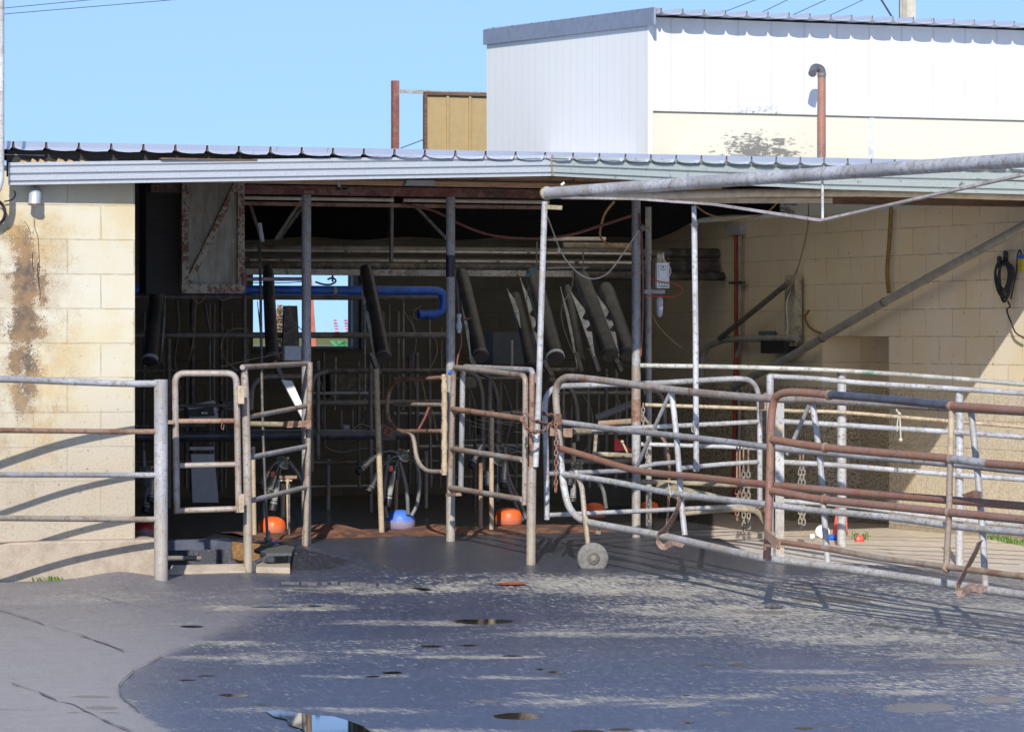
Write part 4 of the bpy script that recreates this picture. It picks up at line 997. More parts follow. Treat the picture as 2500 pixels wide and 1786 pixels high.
# cream water pipe + rusty angle under the red beam
t = thing('water_pipe', 'long cream water pipe just below the red beam', 'pipe', PY(900, 486, 1.9))
z_ = PY(620, 483, 1.9).z; B().tube([(PY(596, 483, 1.9).x, 1.9, z_), (PY(960, 483, 1.9).x, 1.9, z_ - .0)], .012, 10).tube([(PY(985, 483, 1.9).x, 1.9, z_ ), (PY(1340, 483, 1.9).x, 1.9, z_)], .012, 10).build('pipe', PVC, t)
tag(B().box((PY(596, 500, 2.0).x, 2.0, PY(600, 501, 2.0).z), (PY(1340, 495, 2.0).x, 2.02, PY(600, 492, 2.0).z)).build('angle_iron', RUST), 'rusty angle iron behind the cream water pipe', 'beam')
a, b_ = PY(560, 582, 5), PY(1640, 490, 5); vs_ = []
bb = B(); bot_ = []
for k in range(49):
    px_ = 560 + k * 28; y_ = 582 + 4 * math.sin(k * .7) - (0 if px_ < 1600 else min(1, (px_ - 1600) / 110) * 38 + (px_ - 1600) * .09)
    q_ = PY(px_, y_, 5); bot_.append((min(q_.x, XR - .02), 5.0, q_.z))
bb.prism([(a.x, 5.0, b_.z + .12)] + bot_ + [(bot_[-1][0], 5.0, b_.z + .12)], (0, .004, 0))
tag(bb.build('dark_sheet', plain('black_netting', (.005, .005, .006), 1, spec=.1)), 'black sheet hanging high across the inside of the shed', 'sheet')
# roof props
for (x0_, y0_, x1_, y1_, Y, w_, mt, lb) in ((956, 480, 955, 640, 3.6, .035, DIMS, 'dull vertical hanger bar high between the first and middle posts'), (1010, 500, 1096, 590, 3.6, .03, DARKS, 'dark diagonal brace running down to the middle post'), (735, 490, 672, 585, 3.0, .022, DIMS, 'left thin diagonal brace meeting the top of the first grey post'), (742, 500, 680, 585, 3.1, .022, DARKS, 'right thin diagonal brace meeting the top of the first grey post'), (610, 500, 640, 590, 3.0, .02, DARKS, 'dark short brace beside the rusty hanging door')):
    tag(B().beam(PY(x0_, y0_, Y), PY(x1_, y1_, Y), w_, .02).build('hanger_brace', mt), lb, 'brace')

# tilted dark arms
PLATEM = plain('grey_notched_plate', (.55, .56, .52), .5, var=.5)
def arm(x0_, y0_, x1_, y1_, Y0, Y1, r0, r1, label, plate=None, rim=None, foot=None):
    a = PY(x0_, y0_, Y0); b = PY(x1_, y1_, Y1)
    t = thing('tilted_arm', label, 'arm', b, 'dark tilted arms in the shed')
    d = (b - a).normalized()
    B().tube([a, a + (b - a) * .08, b - d * .02, b], [r0 * .8, r0, r1, r1 * .98], 20).build('tube', ARMM, t)
    B().tube([b - d * .035, b - d * .012], r1 + .004, 20).build('rim', rim or DARKS, t)
    if plate:
        (u0, v0), (u1, v1), wd, nt = plate
        p, q = PY(u0, v0, Y0 - .1), PY(u1, v1, Y1 - .1); dd_ = (q - p); sd_ = dd_.cross(FW).normalized()
        if sd_.x < 0: sd_ = -sd_
        pts = [p]; 
        for k in range(30):
            s = k / 29; w_ = wd * (min(1, s * 3.2) if s < .5 else min(1, (1 - s) * 2.2 + .15))
            for n0 in nt:
                if abs(s - n0) < .045: w_ -= .028 * math.sqrt(max(0, 1 - ((s - n0) / .045) ** 2)) * 1.3
            pts.append(p + dd_ * s + sd_ * max(w_, .004))
        pts.append(q)
        B().prism(pts, (0, .006, 0)).build('notched_plate', PLATEM, t)
    if foot:
        (u0, v0), (u1, v1) = foot
        B().beam(PY(u0, v0, Y1), PY(u1, v1, Y1), .045, .03).build('foot_bar', DIMS, t)
    return t
ARMM = M('dark_rubber_tube'); _n = ARMM.noise(4, 6, .65); _n2 = ARMM.noise(30, 5, .7)
_c = ARMM.mix(ARMM.step(_n, .4, .68), (.035, .034, .034), (.1, .09, .08)); _c = ARMM.mix(ARMM.step(_n2, .64, .72, 0, .5), _c, (.18, .2, .24))
ARMM = ARMM.set(_c, .4, 0, bump=_n2, bstr=.3, bdist=.003)
arm(388, 650, 366, 884, 3.6, 3.2, .05, .052, 'leftmost dark tilted arm, just inside the wall corner', ((404, 720), (392, 885), .012, ()), GREYP)
arm(654, 652, 665, 878, 3.8, 3.2, .04, .046, 'dark tilted arm directly in front of the window', ((628, 735), (640, 870), .01, ()), DIMS, ((668, 880), (690, 925)))
arm(892, 655, 938, 876, 3.8, 3.1, .048, .052, 'dark tilted arm with a blue mark, left of the middle post', ((878, 690), (912, 868), .022, (.35,)), DIMS, ((905, 860), (925, 912)))
arm(1126, 665, 1174, 872, 3.9, 3.2, .05, .055, 'dark tilted arm just right of the middle post', ((1120, 700), (1150, 885), .02, ()), DIMS, ((1145, 870), (1162, 900)))
arm(1258, 720, 1300, 900, 4.6, 4.1, .04, .05, 'thinner dark arm set further back behind the front post', ((1238, 705), (1270, 800), .03, ()), None)
arm(1300, 665, 1357, 876, 3.9, 3.2, .058, .062, 'dark tilted arm with a pale chipped rim, right of the front post', ((1270, 678), (1316, 860), .03, (.5, .7)), WHITEP, ((1325, 880), (1345, 915)))
arm(1385, 700, 1418, 885, 4.3, 3.7, .03, .036, 'slim dark arm between two wide tilted arms', ((1368, 700), (1410, 900), .02, ()), None, ((1405, 860), (1418, 905)))
arm(1418, 672, 1490, 868, 3.9, 3.3, .06, .062, 'wide dark tilted arm behind a notched pale plate', ((1394, 712), (1450, 870), .05, (.42, .6)), None, ((1440, 850), (1460, 905)))
arm(1478, 700, 1535, 866, 4.1, 3.5, .058, .06, 'rightmost dark tilted arm, partly behind the third grey post', ((1452, 712), (1510, 870), .045, (.42, .6)), None, ((1490, 850), (1515, 905)))

tag(B().prism([PY(694, 746, 4.3), PY(726, 746, 4.3), PY(732, 862, 4.3), PY(690, 862, 4.3)], (0, .03, 0)).build('dark_plate', DARKS), 'dark plate standing in front of the window left of the first grey post', 'plate')
t = thing('hanging_bracket', 'row of small black hooks hanging over the window top', 'bracket', PY(812, 690, 4.0))
B().tube([PY(812, 672, 4.0), PY(812, 688, 4.0)], .008, 8).tube(cat([PY(800, 682, 4.0), PY(812, 678, 4.0), PY(820, 686, 4.0), PY(808, 694, 4.0), PY(790, 694, 4.0), PY(770, 688, 4.0)], 4), .007, 8).build('hook', DARKS, t)
# dim uprights in the interior
ups = [(412, 826, 1240, 4.3, .016, DIMS, 'leftmost dim upright, behind the gap left of the small hoop gate'), (470, 722, 1200, 5.2, .02, DARKS, 'dark stout upright rising under the left half of the hanging door'), (540, 640, 1200, 5.0, .014, DARKS, 'dark slim upright rising under the right half of the hanging door'), (566, 760, 900, 4.8, .006, DIMS, 'very thin short bright rod right of the small hoop gate'), (597, 720, 1180, 4.4, .016, DIMS, 'dim upright directly behind the rusty post'), (603, 800, 1180, 5.4, .012, DIMS, 'thin far upright just right of the rusty post'),
       (776, 880, 1120, 4.1, .017, DIMS, 'dim upright a little right of the first grey post'), (801, 1120, 1248, 5.8, .017, GALV, 'short bluish stub upright standing alone on the dark wet floor'), (833, 1000, 1060, 4.9, .011, DIMS, 'left one of two tiny uprights on the thick pit pipe'), (860, 1000, 1060, 4.9, .011, DIMS, 'right one of two tiny uprights on the thick pit pipe'), (905, 870, 1250, 4.6, .017, DIMS, 'dim upright just left of the long rusty curb post'), (1000, 870, 1180, 5.2, .016, DARKS, 'darker upright behind the bent gate'), (1018, 860, 1180, 5.2, .016, DIMS, 'paler upright behind the bent gate'),
       (1160, 1000, 1250, 4.7, .013, DARKS, 'dark low upright seen through the left part of the double-framed gate'), (1195, 930, 1100, 4.4, .02, DIMS, 'stout short upright seen through the top of the double-framed gate'), (1375, 925, 1180, 4.6, .014, DIMS, 'dim upright behind the rounded corner of the wheeled gate'), (1480, 900, 1180, 4.8, .016, DARKS, 'dark upright behind the wheeled gate left of the third grey post'), (1250, 830, 895, 6, .01, GREYP, 'pale edge strip on the far blue-grey cabinet'), (1040, 1100, 1240, 5.4, .016, GALV, 'bluish lower upright below the S-bent foot of the gate')]
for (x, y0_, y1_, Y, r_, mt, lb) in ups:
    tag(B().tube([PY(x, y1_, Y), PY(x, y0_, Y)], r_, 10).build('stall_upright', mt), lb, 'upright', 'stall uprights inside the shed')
# hooped stall dividers
for (pts, Y, lb) in (([(760, 1150), (757, 960), (765, 915), (800, 905)], 4.0, 'bent divider rail low behind the first grey post'), ([(921, 1300), (920, 960), (905, 905)], 3.0, None), ([(1178, 1150), (1178, 960), (1165, 915), (1130, 905)], 4.4, 'hooped pale divider rail seen through the double-framed gate'),
                     ([(1215, 1080), (1215, 970), (1200, 925), (1160, 900)], 4.6, 'second hooped divider rail seen through the double-framed gate'), ([(612, 1000), (615, 940), (640, 918), (735, 918)], 3.2, 'hooped divider rail behind the ladder-like gate'), ([(1410, 1075), (1408, 985), (1390, 940), (1340, 925)], 4.2, 'hooped divider rail behind the wheeled gate'), ([(1625, 1120), (1620, 975), (1600, 950), (1570, 960)], 4.0, 'small hooped divider right of the third grey post')):
    if lb: tag(B().tube(rnd([PY(x, y, Y) for x, y in pts], .12, 7), .019, 12).build('divider_rail', DIMS), lb, 'divider', 'hooped stall dividers')
def framework(label, px, py, Y, rails, ups_, extra=()):
    t = thing('stall_framework', label, 'framework', PY(px, py, Y), 'far stall frameworks')
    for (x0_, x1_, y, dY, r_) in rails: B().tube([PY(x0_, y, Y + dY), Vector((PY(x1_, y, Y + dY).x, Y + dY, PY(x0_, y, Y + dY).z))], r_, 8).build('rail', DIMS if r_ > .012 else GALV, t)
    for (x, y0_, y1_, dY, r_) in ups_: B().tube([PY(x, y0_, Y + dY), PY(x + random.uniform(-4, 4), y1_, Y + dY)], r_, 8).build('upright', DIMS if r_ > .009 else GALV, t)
    for pts in extra: B().tube(cat([PY(x, y, Y) for x, y in pts], 5), .01, 7).build('hose', HOSE_, t)
HOSE_ = plain('dull_grey_hose', (.13, .13, .13), .45, var=.35)
random.seed(31)
framework('dim rails and hoses at the far left, below the hanging door', 450, 1240, 5.6, [(330, 600, 905, 0, .014), (400, 610, 1000, .2, .01), (330, 600, 1128, .1, .013)], [(352, 760, 1180, 0, .012), (398, 730, 1180, .3, .01), (455, 900, 1190, 0, .015), (512, 740, 1190, .4, .008), (524, 740, 1190, .4, .006), (553, 800, 1190, 0, .012), (585, 900, 1190, .1, .013)], [[(430, 720), (436, 800), (426, 880), (440, 950)], [(536, 950), (545, 1010), (530, 1060)], [(500, 740), (508, 790), (520, 850), (518, 930)]])
framework('dim rails and hoses between the ladder-like gate and the blue dome', 840, 1230, 5.4, [(755, 930, 960, 0, .012), (760, 1090, 1130, .3, .014), (640, 930, 1190, .5, .011)], [(790, 860, 1100, 0, .012), (820, 870, 1000, .2, .008), (875, 880, 1190, 0, .013), (890, 750, 1000, .3, .009), (935, 760, 1180, .1, .012), (950, 740, 960, .5, .01)], [[(790, 1090), (830, 1105), (900, 1095), (930, 1110)], [(770, 905), (790, 960), (785, 1020), (800, 1060)], [(880, 950), (905, 990), (880, 1040)]])
framework('dim rails and hoses behind the bent gate and the middle post', 1040, 1200, 5.2, [(960, 1300, 925, 0, .013), (960, 1290, 1010, .1, .012), (1000, 1290, 1090, .2, .012), (1100, 1300, 1165, .3, .014)], [(972, 760, 1180, 0, .013), (985, 740, 1000, .3, .008), (1048, 770, 1190, 0, .012), (1078, 800, 1190, .2, .01), (1125, 900, 1190, 0, .014), (1145, 900, 1190, .3, .01), (1222, 930, 1190, .1, .012), (1262, 900, 1190, .2, .012)], [[(1000, 770), (1015, 830), (1005, 900), (1020, 960)], [(1140, 930), (1160, 1000), (1150, 1080)], [(1230, 940), (1250, 1010), (1235, 1090), (1255, 1150)]])
framework('dim rails, hoses and pipes behind the wheel end of the gates', 1440, 1200, 5.0, [(1335, 1560, 960, 0, .014), (1335, 1560, 1060, .2, .012), (1335, 1560, 1175, .3, .013)], [(1350, 900, 1190, 0, .012), (1395, 900, 1190, .2, .012), (1435, 930, 1190, 0, .014), (1462, 930, 1190, .3, .01), (1505, 900, 1190, .1, .014), (1530, 930, 1190, .2, .01)], [[(1420, 960), (1445, 1010), (1440, 1080), (1420, 1110)], [(1495, 950), (1515, 1000), (1500, 1070), (1520, 1130)], [(1360, 950), (1380, 1020), (1370, 1100)]])
# rusty short posts along the curb
for (x0_, y0_, x1_, y1_, Y, r_, mt, lb) in ((617, 1090, 621, 1310, 2.3, .0155, CREAMS, 'rusty short curb post left of the first orange dome'), (690, 1180, 690, 1262, 3.1, .016, CREAMS, 'cream stub post behind the first orange dome'),
    (918, 900, 932, 1300, 2.3, .019, CREAMS, 'long rusty curb post left of the blue dome'), (968, 1170, 966, 1262, 3.2, .0135, RUST, 'rusty stub behind the blue dome'), (1174, 1130, 1173, 1290, 2.35, .014, RUST, 'dark rusty curb post inside the double-framed gate'),
    (1200, 1000, 1200, 1292, 2.3, .016, CREAMS, 'paler curb post inside the double-framed gate left of the orange dome'), (1400, 1080, 1402, 1215, 2.9, .0145, CREAMS, 'rusty curb post seen through the wheeled gate')):
    tag(B().tube([PY(x0_, y0_, Y), PY(x1_, y1_, Y)], r_, 12).build('curb_post', mt), lb, 'post', 'curb posts by the pit')
t = thing('tee_handle', 'rust-stained T-handled tap rod beside the first orange dome', 'tap', PY(702, 1300, 2.4))
B().tube([PY(702, 1300, 2.4), PY(702, 1168, 2.4)], .0105, 10).build('rod', CREAMS, t)
B().beam(PY(682, 1164, 2.4), PY(724, 1164, 2.4), .02, .02).build('handle', RUST, t)
B().beam(PY(684, 1172, 2.4), PY(712, 1172, 2.4), .015, .012).build('crossbar', CREAMS, t)
tag(B().tube([PY(706, 1180, 2.35), PY(706, 1318, 2.3)], .0075, 8).build('thin_rod', DARKS), 'thin dark rod standing just right of the T-handled tap', 'rod')

# ------------------------------------------------------------------ domes with claws
def dome(px, ybot, Y, wpx, mat, label):
    D = (PY(px, ybot, Y) - CAM).dot(FW); r_ = wpx / F * D / 2
    c = PY(px, ybot, Y)
    t = thing('plastic_dome', label, 'dome', (c.x, c.y, c.z - .01), 'plastic domes along the curb')
    s = r_ / .1
    b = B().lathe(c, [(.094 * s, .0), (.1 * s, .004), (.101 * s, .05 * s), (.097 * s, .075 * s), (.085 * s, .1 * s), (.065 * s, .115 * s), (.04 * s, .124 * s), (.012 * s, .127 * s), (.002, .1275 * s)], seg=32)
    b.build('shell', mat, t)
    B().tube([c - Vector((0, 0, .02)), c + Vector((0, 0, .02))], .007, 8).tube([c + RT * .05 - Vector((0, 0, .018)), c + RT * .05], .006, 8).build('bolt', DIMS, t)
    return t
dome(665, 1302, 2.65, 66, ORANGE, 'orange plastic dome behind the ladder-like gate')
dome(977, 1290, 2.8, 73, BLUED, 'blue plastic dome, the only blue one')
dome(1242, 1280, 2.95, 66, ORANGE, 'orange plastic dome seen through the double-framed gate')
dome(1450, 1262, 3.2, 56, ORANGE, 'orange plastic dome behind the wheel end of the wheeled gate')
dome(1585, 1252, 3.6, 46, ORANGE, 'orange plastic dome right of the third grey post')
dome(352, 1312, 2.0, 60, REDD, 'red plastic dome half hidden between block wall and fence post')
CUPS = plain('stainless_cup', (.62, .62, .6), .3, .6, var=.3, scale=40)
CLAW = plain('clear_grimy_bowl', (.2, .2, .13), .15, .1, var=.5)
HOSE = plain('grey_milk_hose', (.16, .165, .17), .4, var=.35)
CLIP = plain('orange_clip', (.8, .12, .02), .4)
def cluster(cx, cy, Y, label, cups, hoses, clip=None):
    c = PY(cx, cy, Y)
    t = thing('milking_cluster', label, 'milking cluster', c, 'milking clusters hung along the pit')
    ax = (RT * .55 + Vector((0, 0, .5)) - FW * .5).normalized()
    cb = B().lathe(c - ax * .03, [(.012, -.02), (.036, -.005), (.046, .015), (.048, .02), (.048, .03), (.04, .034), (.034, .05), (.02, .06), (.008, .062)], ax, 20).build('claw_bowl', CLAW, t)
    B().lathe(c - ax * .014, [(.05, 0), (.052, .004), (.052, .01), (.05, .014)], ax, 20).tube([c + ax * .03, c + ax * .055], .009, 10).build('clamp_ring', CUPS, cb)
    for (x0_, y0_, x1_, y1_) in cups:
        a, b = PY(x0_, y0_, Y - .05), PY(x1_, y1_, Y - .08); d = (b - a)
        o = B().tube([a, a + d * .12, a + d * .14, a + d * .72, a + d * .74, a + d * .97, b], [.012, .014, .018, .0195, .024, .025, .019], 14).build('teat_cup', CUPS, t)
        B().tube([a + d * .7, a + d * 1.01], [.0235, .026], 14).build('rubber_mouth', BLACK, o)
        m_ = (a + c) / 2 + Vector((0, 0, .03)); B().tube(cat([c, m_, a], 5), .0075, 8).build('short_tube', HOSE, t)
    for h in hoses: B().tube(cat([PY(x, y, Y + .0) for x, y in h], 5), .0135, 10).build('milk_hose', HOSE, t)
    if clip: B().obox(PY(*clip, Y - .1), RT * .012, FW * .008, (0, 0, .018)).build('orange_clip', CLIP, t)
    return t
cluster(692, 1128, 2.7, 'milking cluster behind the ladder-like gate, above the orange dome', [(655, 1150, 634, 1192), (680, 1172, 665, 1245), (672, 1160, 655, 1205)], [[(705, 1125), (735, 1170), (752, 1230), (748, 1300)], [(660, 1160), (645, 1230), (648, 1300)]], (666, 1157))
cluster(985, 1110, 2.7, 'milking cluster above the blue dome, cups splayed left', [(916, 1112, 873, 1153), (925, 1148, 900, 1200), (962, 1150, 945, 1235)], [[(1010, 1110), (1022, 1150), (1024, 1190), (1018, 1230), (1005, 1258)], [(975, 1125), (990, 1180), (995, 1220), (996, 1255)], [(950, 1110), (942, 1160), (938, 1220), (945, 1262)]], (955, 1143))
cluster(1215, 1120, 2.95, 'milking cluster seen through the double-framed gate, hoses hanging down', [(1175, 1085, 1150, 1140), (1232, 1130, 1228, 1190), (1190, 1150, 1190, 1195), (1215, 1180, 1212, 1225)], [[(1212, 1085), (1228, 1150), (1255, 1220), (1275, 1270)], [(1232, 1090), (1240, 1160), (1272, 1230), (1284, 1265)]], None)
cluster(1410, 1140, 2.7, 'milking cluster behind the wheel end of the gate', [(1392, 1150, 1390, 1185), (1400, 1180, 1398, 1225)], [[(1440, 1160), (1470, 1190), (1480, 1240)]], None)
cluster(360, 1150, 2.4, 'milking cluster in the slot between block wall and thick fence post', [(362, 1190, 355, 1250), (370, 1170, 366, 1225)], [[(350, 1100), (352, 1150), (356, 1190)]], None)
# claw hanging pole + black weight left
t = thing('valve_rod', 'long dark rod with a heavy valve at its foot, in front of the window', 'rod', PY(655, 1345, 1.2))
B().tube(cat([PY(634, 585, 1.6), PY(636, 700, 1.5), PY(638, 850, 1.5), PY(642, 1050, 1.4), PY(650, 1250, 1.3), PY(653, 1312, 1.25)], 4), .0095, 10).build('rod', DARKS, t)
B().lathe(PY(655, 1340, 1.25), [(.01, -.01), (.022, 0), (.022, .055), (.026, .058), (.026, .07), (.016, .075), (.012, .095), (.016, .1), (.01, .115)], seg=14).build('valve', DIMS, t)
B().tube([PY(664, 1325, 1.25), PY(678, 1325, 1.25)], .008, 10).build('blue_fitting', BLUEPIPE, t)
B().tube([PY(633, 545, 1.62), PY(640, 590, 1.6)], .016, 10).build('coupling', GREYP, t)

# ------------------------------------------------------------------ boxes
def jbox(px, py, wpx, hpx, Y, mat, name, label, dep=.05, lid=True):
    a = PY(px - wpx / 2, py + hpx / 2, Y); b = PY(px + wpx / 2, py - hpx / 2, Y)
    t = thing(name, label, 'box', ((a.x + b.x) / 2, Y, a.z))
    o = B().box((a.x, Y, a.z), (b.x, Y + dep, b.z)).build('case', mat, t)
    md = o.modifiers.new('bevel', 'BEVEL'); md.width = .004; md.segments = 2
    if lid: B().box((a.x + .004, Y - .008, a.z + .004), (b.x - .004, Y - .001, b.z - .004)).build('lid', mat, t)
    return t, a, b
jbox(715, 862, 42, 36, 1.75, GREYP, 'junction_box', 'pale grey junction box beside the first grey post')
# pulsator controller with printed panel
t, a, b_ = jbox(1608, 668, 30, 66, 1.5, plain('rusty_backplate', (.2, .12, .08), .8), 'controller', 'white controller box with a printed panel on the thin pole', dep=.03, lid=False)
x0_, x1_, z0_, z1_ = PY(1604, 0, 1.44).x, PY(1634, 0, 1.44).x, PY(1604, 703, 1.44).z, PY(1604, 641, 1.44).z
B().box((x0_, 1.44, z0_), (x1_, 1.47, z1_)).build('panel', WHITEP, t)
INK = plain('dark_print', (.03, .05, .05), .6); GREENI = plain('green_print', (.03, .3, .13), .6)
b = B(); W_, H_ = x1_ - x0_, z1_ - z0_
for col in (.12, .32, .68, .88):
    for k in range(7):
        if col in (.32, .68) and k > 2: continue
        zz = z1_ - H_ * (.12 + .075 * k); b.box((x0_ + W_ * (col - .07), 1.4385, zz - .0014), (x0_ + W_ * (col + .07), 1.4395, zz + .0014))
b.box((x0_ + W_ * .08, 1.4385, z0_ + H_ * .05), (x0_ + W_ * .92, 1.4395, z0_ + H_ * .085))
b.box((x0_ + W_ * .38, 1.4385, z1_ - H_ * .3), (x0_ + W_ * .62, 1.4395, z1_ - H_ * .27))
b.prism([(x0_ + W_ * .4, 1.4385, z1_ - H_ * .13), (x0_ + W_ * .6, 1.4385, z1_ - H_ * .13), (x0_ + W_ * .5, 1.4385, z1_ - H_ * .22)], (0, .001, 0))
b.build('printed_text', INK, t)
b = B()
for k in range(4):
    xx = x0_ + W_ * (.18 + .21 * k); zz = z0_ + H_ * .2
    b.prism([(xx - .006, 1.4385, zz), (xx + .006, 1.4385, zz), (xx, 1.4385, zz + .01)], (0, .001, 0)).box((xx - .002, 1.4385, zz - .014), (xx + .002, 1.4395, zz))
b.build('arrow_marks', GREENI, t)
b = B(); b.lathe(PY(1610, 626, 1.48), [(.012, -.025), (.014, 0), (.009, .004), (.009, .03)], seg=10).box(PY(1600, 640, 1.5), PY(1622, 620, 1.47)).build('valve_head', CREAMS, t)
B().beam(PY(1572, 712, 1.5), PY(1622, 712, 1.5), .02, .026).build('bracket', GALV, t)
t = thing('air_filter', 'small pale filter bowl hanging under the controller box', 'filter', PY(1612, 770, 1.5))
B().lathe(PY(1610, 768, 1.5), [(.004, -.018), (.012, -.008), (.02, 0), (.023, .06), (.024, .1), (.018, .108), (.014, .125)], seg=16).build('bowl', GREYP, t)
B().lathe(PY(1613, 752, 1.47), [(.012, 0), (.016, .003), (.016, .012), (.01, .014)], -FW, 14).build('gauge', WHITEP, t)
REDC = plain('red_cable', (.5, .02, .03), .4)
def cable(pts, r_, mat, label, Y=None, cate='cable'):
    return tag(B().tube(cat([PY(x, y, Y) for x, y in pts] if Y is not None else pts, 6), r_, 8).build('cable' if cate == 'cable' else cate, mat), label, cate)
cable([(1590, 680), (1615, 688), (1645, 692), (1662, 702), (1664, 712), (1650, 722), (1620, 724), (1575, 722)], .0035, REDC, 'bright red cable looping round the controller box', 1.42)
cable([(1618, 616), (1622, 635), (1634, 650), (1638, 665), (1632, 675)], .0025, WHITEP, 'white wire curving into the top of the controller', 1.44)
cable([(1560, 520), (1566, 570), (1570, 700), (1568, 800), (1564, 870)], .006, PINKHOSE, 'faded red hose running down beside the third grey post', 1.36, 'hose')
cable([(1592, 768), (1610, 800), (1640, 830), (1666, 850)], .004, TANCABLE, 'thin brown wire trailing down from the controller pole', 1.6)
t = thing('pulley', 'small round pulley at the top of the third grey post', 'pulley', PY(1568, 556, 1.3))
B().lathe(PY(1568, 556, 1.3), [(.008, 0), (.022, .0), (.024, .01), (.018, .015), (.024, .02), (.022, .03), (.008, .03)], FW, 18).build('wheel', DIMS, t)
B().beam(PY(1582, 530, 1.35), PY(1582, 565, 1.35), .03, .035, up=RT).build('bracket', MUDDY, t)
# swags
cable([(980, 497), (1060, 515), (1130, 550), (1200, 574), (1290, 582), (1380, 576), (1460, 553), (1540, 527)], .0085, PINKHOSE, 'long faded red hose sagging between the posts', 1.55, 'hose')
cable([(1337, 530), (1350, 565), (1368, 610), (1390, 645), (1420, 672), (1452, 680), (1485, 665), (1520, 620), (1560, 562)], .0045, ROPE, 'pale cord swagging from the front post to the pulley', .9, 'cord')
t = thing('wire_splice', 'knotted pale splice on the swagging cord near the front post', 'knot', PY(1357, 590, .88))
B().lathe(PY(1353, 583, .88), [(.003, -.014), (.01, -.006), (.01, .006), (.003, .014)], seg=10).lathe(PY(1364, 610, .88), [(.003, -.02), (.011, -.008), (.011, .008), (.003, .02)], seg=10).build('knot', ROPE, t)
cable([(1500, 492), (1478, 520), (1468, 550), (1466, 578), (1490, 600), (1530, 605), (1545, 620)], .008, TANCABLE, 'tan hose bending over the upper white pipe', 2.6, 'hose')
cable([(1695, 500), (1730, 523), (1780, 535), (1830, 532), (1870, 520), (1905, 488)], .0055, TANCABLE, 'tan cable sagging below the truss at the right', 2.0)
t = thing('vacuum_pipe', 'pale stained pipe end hung under the roof right of the front post', 'pipe', PY(1420, 580, 3.0))
B().tube([PY(1335, 583, 3.0), PY(1478, 583, 3.0)], .013, 12).build('pipe', PVC, t)
t = thing('vacuum_pipe', 'thicker stained pipe hung just below the pale one', 'pipe', PY(1440, 598, 3.1))
B().tube([PY(1375, 598, 3.1), PY(1540, 600, 3.1)], .019, 12).build('pipe', MUDDY, t)
B().beam(PY(1424, 605, 3.1), PY(1424, 665, 3.1), .025, .01, up=RT).build('hanger', DIMS, t)
B().beam(PY(1311, 590, 3.1), PY(1309, 680, 3.1), .028, .01, up=RT).build('hanger', DIMS, t)
cable([(1335, 655), (1380, 653), (1435, 653)], .003, GREYP, 'thin bright rod by the clamps under the milk lines', 3.2)
b = B(); b.lathe(PY(1410, 642, 3.2), [(.01, -.02), (.014, 0), (.01, .02)], (1, 0, -.7), 10).lathe(PY(1425, 660, 3.2), [(.006, -.02), (.012, 0), (.006, .02)], (1, 0, .5), 10)
tag(b.build('hose_clamp', DARKS), 'small dark clamp fitting under the milk lines', 'clamp')
tag(B().tube([PY(1286, 676, 3.4), PY(1298, 664, 3.4), PY(1308, 655, 3.4)], .009, 8).build('teal_handle', plain('teal_handle_paint', (.03, .16, .25), .5)), 'small teal handle at the top of a tilted arm', 'handle')
tag(B().tube(rnd([PY(1115, 690, 1.5), PY(1119, 765, 1.5)], .02), .007, 8).build('drop_hose', DARKS), 'dark drop hose above the ball valve on the middle post', 'hose')
t = thing('ball_valve', 'grey ball valve with a pink lever on the middle post', 'valve', PY(1124, 795, 1.3))
B().lathe(PY(1121, 805, 1.3), [(.009, -.02), (.014, -.015), (.014, .0), (.019, .012), (.019, .04), (.013, .05), (.012, .08), (.016, .085), (.016, .1), (.008, .105)], seg=14).build('body', GREYP, t)
B().tube([PY(1130, 780, 1.28), PY(1150, 776, 1.28)], .007, 8).build('lever', PINKHOSE, t)
cable([(1125, 810), (1126, 840), (1118, 870), (1115, 895)], .006, PINKHOSE, 'short braided pink hose below the ball valve', 1.3, 'hose')
# small wires in the gloom
wires = [([(470, 716), (476, 735), (490, 738), (505, 716)], 3.2, 'small wire loop under the hanging door, left'), ([(528, 716), (540, 732), (560, 726), (570, 716)], 3.2, 'small wire loop under the hanging door, middle'), ([(480, 720), (476, 800), (470, 840), (462, 880)], 3.4, 'thin wire hanging below the hanging door'),
    ([(600, 802), (570, 803), (548, 820), (540, 850), (552, 880), (580, 905)], 3.2, 'round wire loop right of the small gate'), ([(540, 895), (600, 880), (680, 862), (700, 850)], 2.6, 'slanting wire running to the junction box'), ([(705, 745), (715, 780), (760, 830)], 3.8, 'wire curving past the window'),
    ([(560, 690), (640, 690), (700, 690), (760, 686)], 3.9, 'loose black wire along the top of the blue pipe'), ([(985, 730), (988, 760), (1005, 790), (1012, 812)], 3.9, 'thin pale wire between blue elbow and tilted arm'), ([(1030, 745), (1010, 760), (1012, 775), (1022, 780)], 4.2, 'hooked pale wire by the blue elbow'),
    ([(1030, 812), (1055, 818), (1068, 850), (1060, 880), (1045, 905)], 3.6, 'pale wire curling left of the middle post'), ([(1400, 640), (1396, 700), (1370, 760), (1390, 840), (1425, 905)], 3.5, 'thin wire running down between tilted arms'), ([(1290, 700), (1286, 740), (1300, 800), (1305, 840)], 3.4, 'thin wire on the plate behind the front post'),
    ([(770, 1030), (790, 1070), (850, 1080), (905, 1065)], 3.8, 'dark hose looped under the low rail'), ([(770, 1110), (810, 1128), (860, 1115)], 3.6, 'thin wire sagging in the dark below the pit pipe'), ([(1030, 930), (1045, 1000), (1050, 1060), (1055, 1180)], 3.2, 'thin dangling wire inside the bent gate'), ([(1055, 1000), (1063, 1040), (1068, 1075)], 3.0, 'short tube dangling from the bent gate rail'),
    ([(860, 1050), (880, 1035), (905, 1042)], 3.8, 'small arched wire above the pit pipe')]
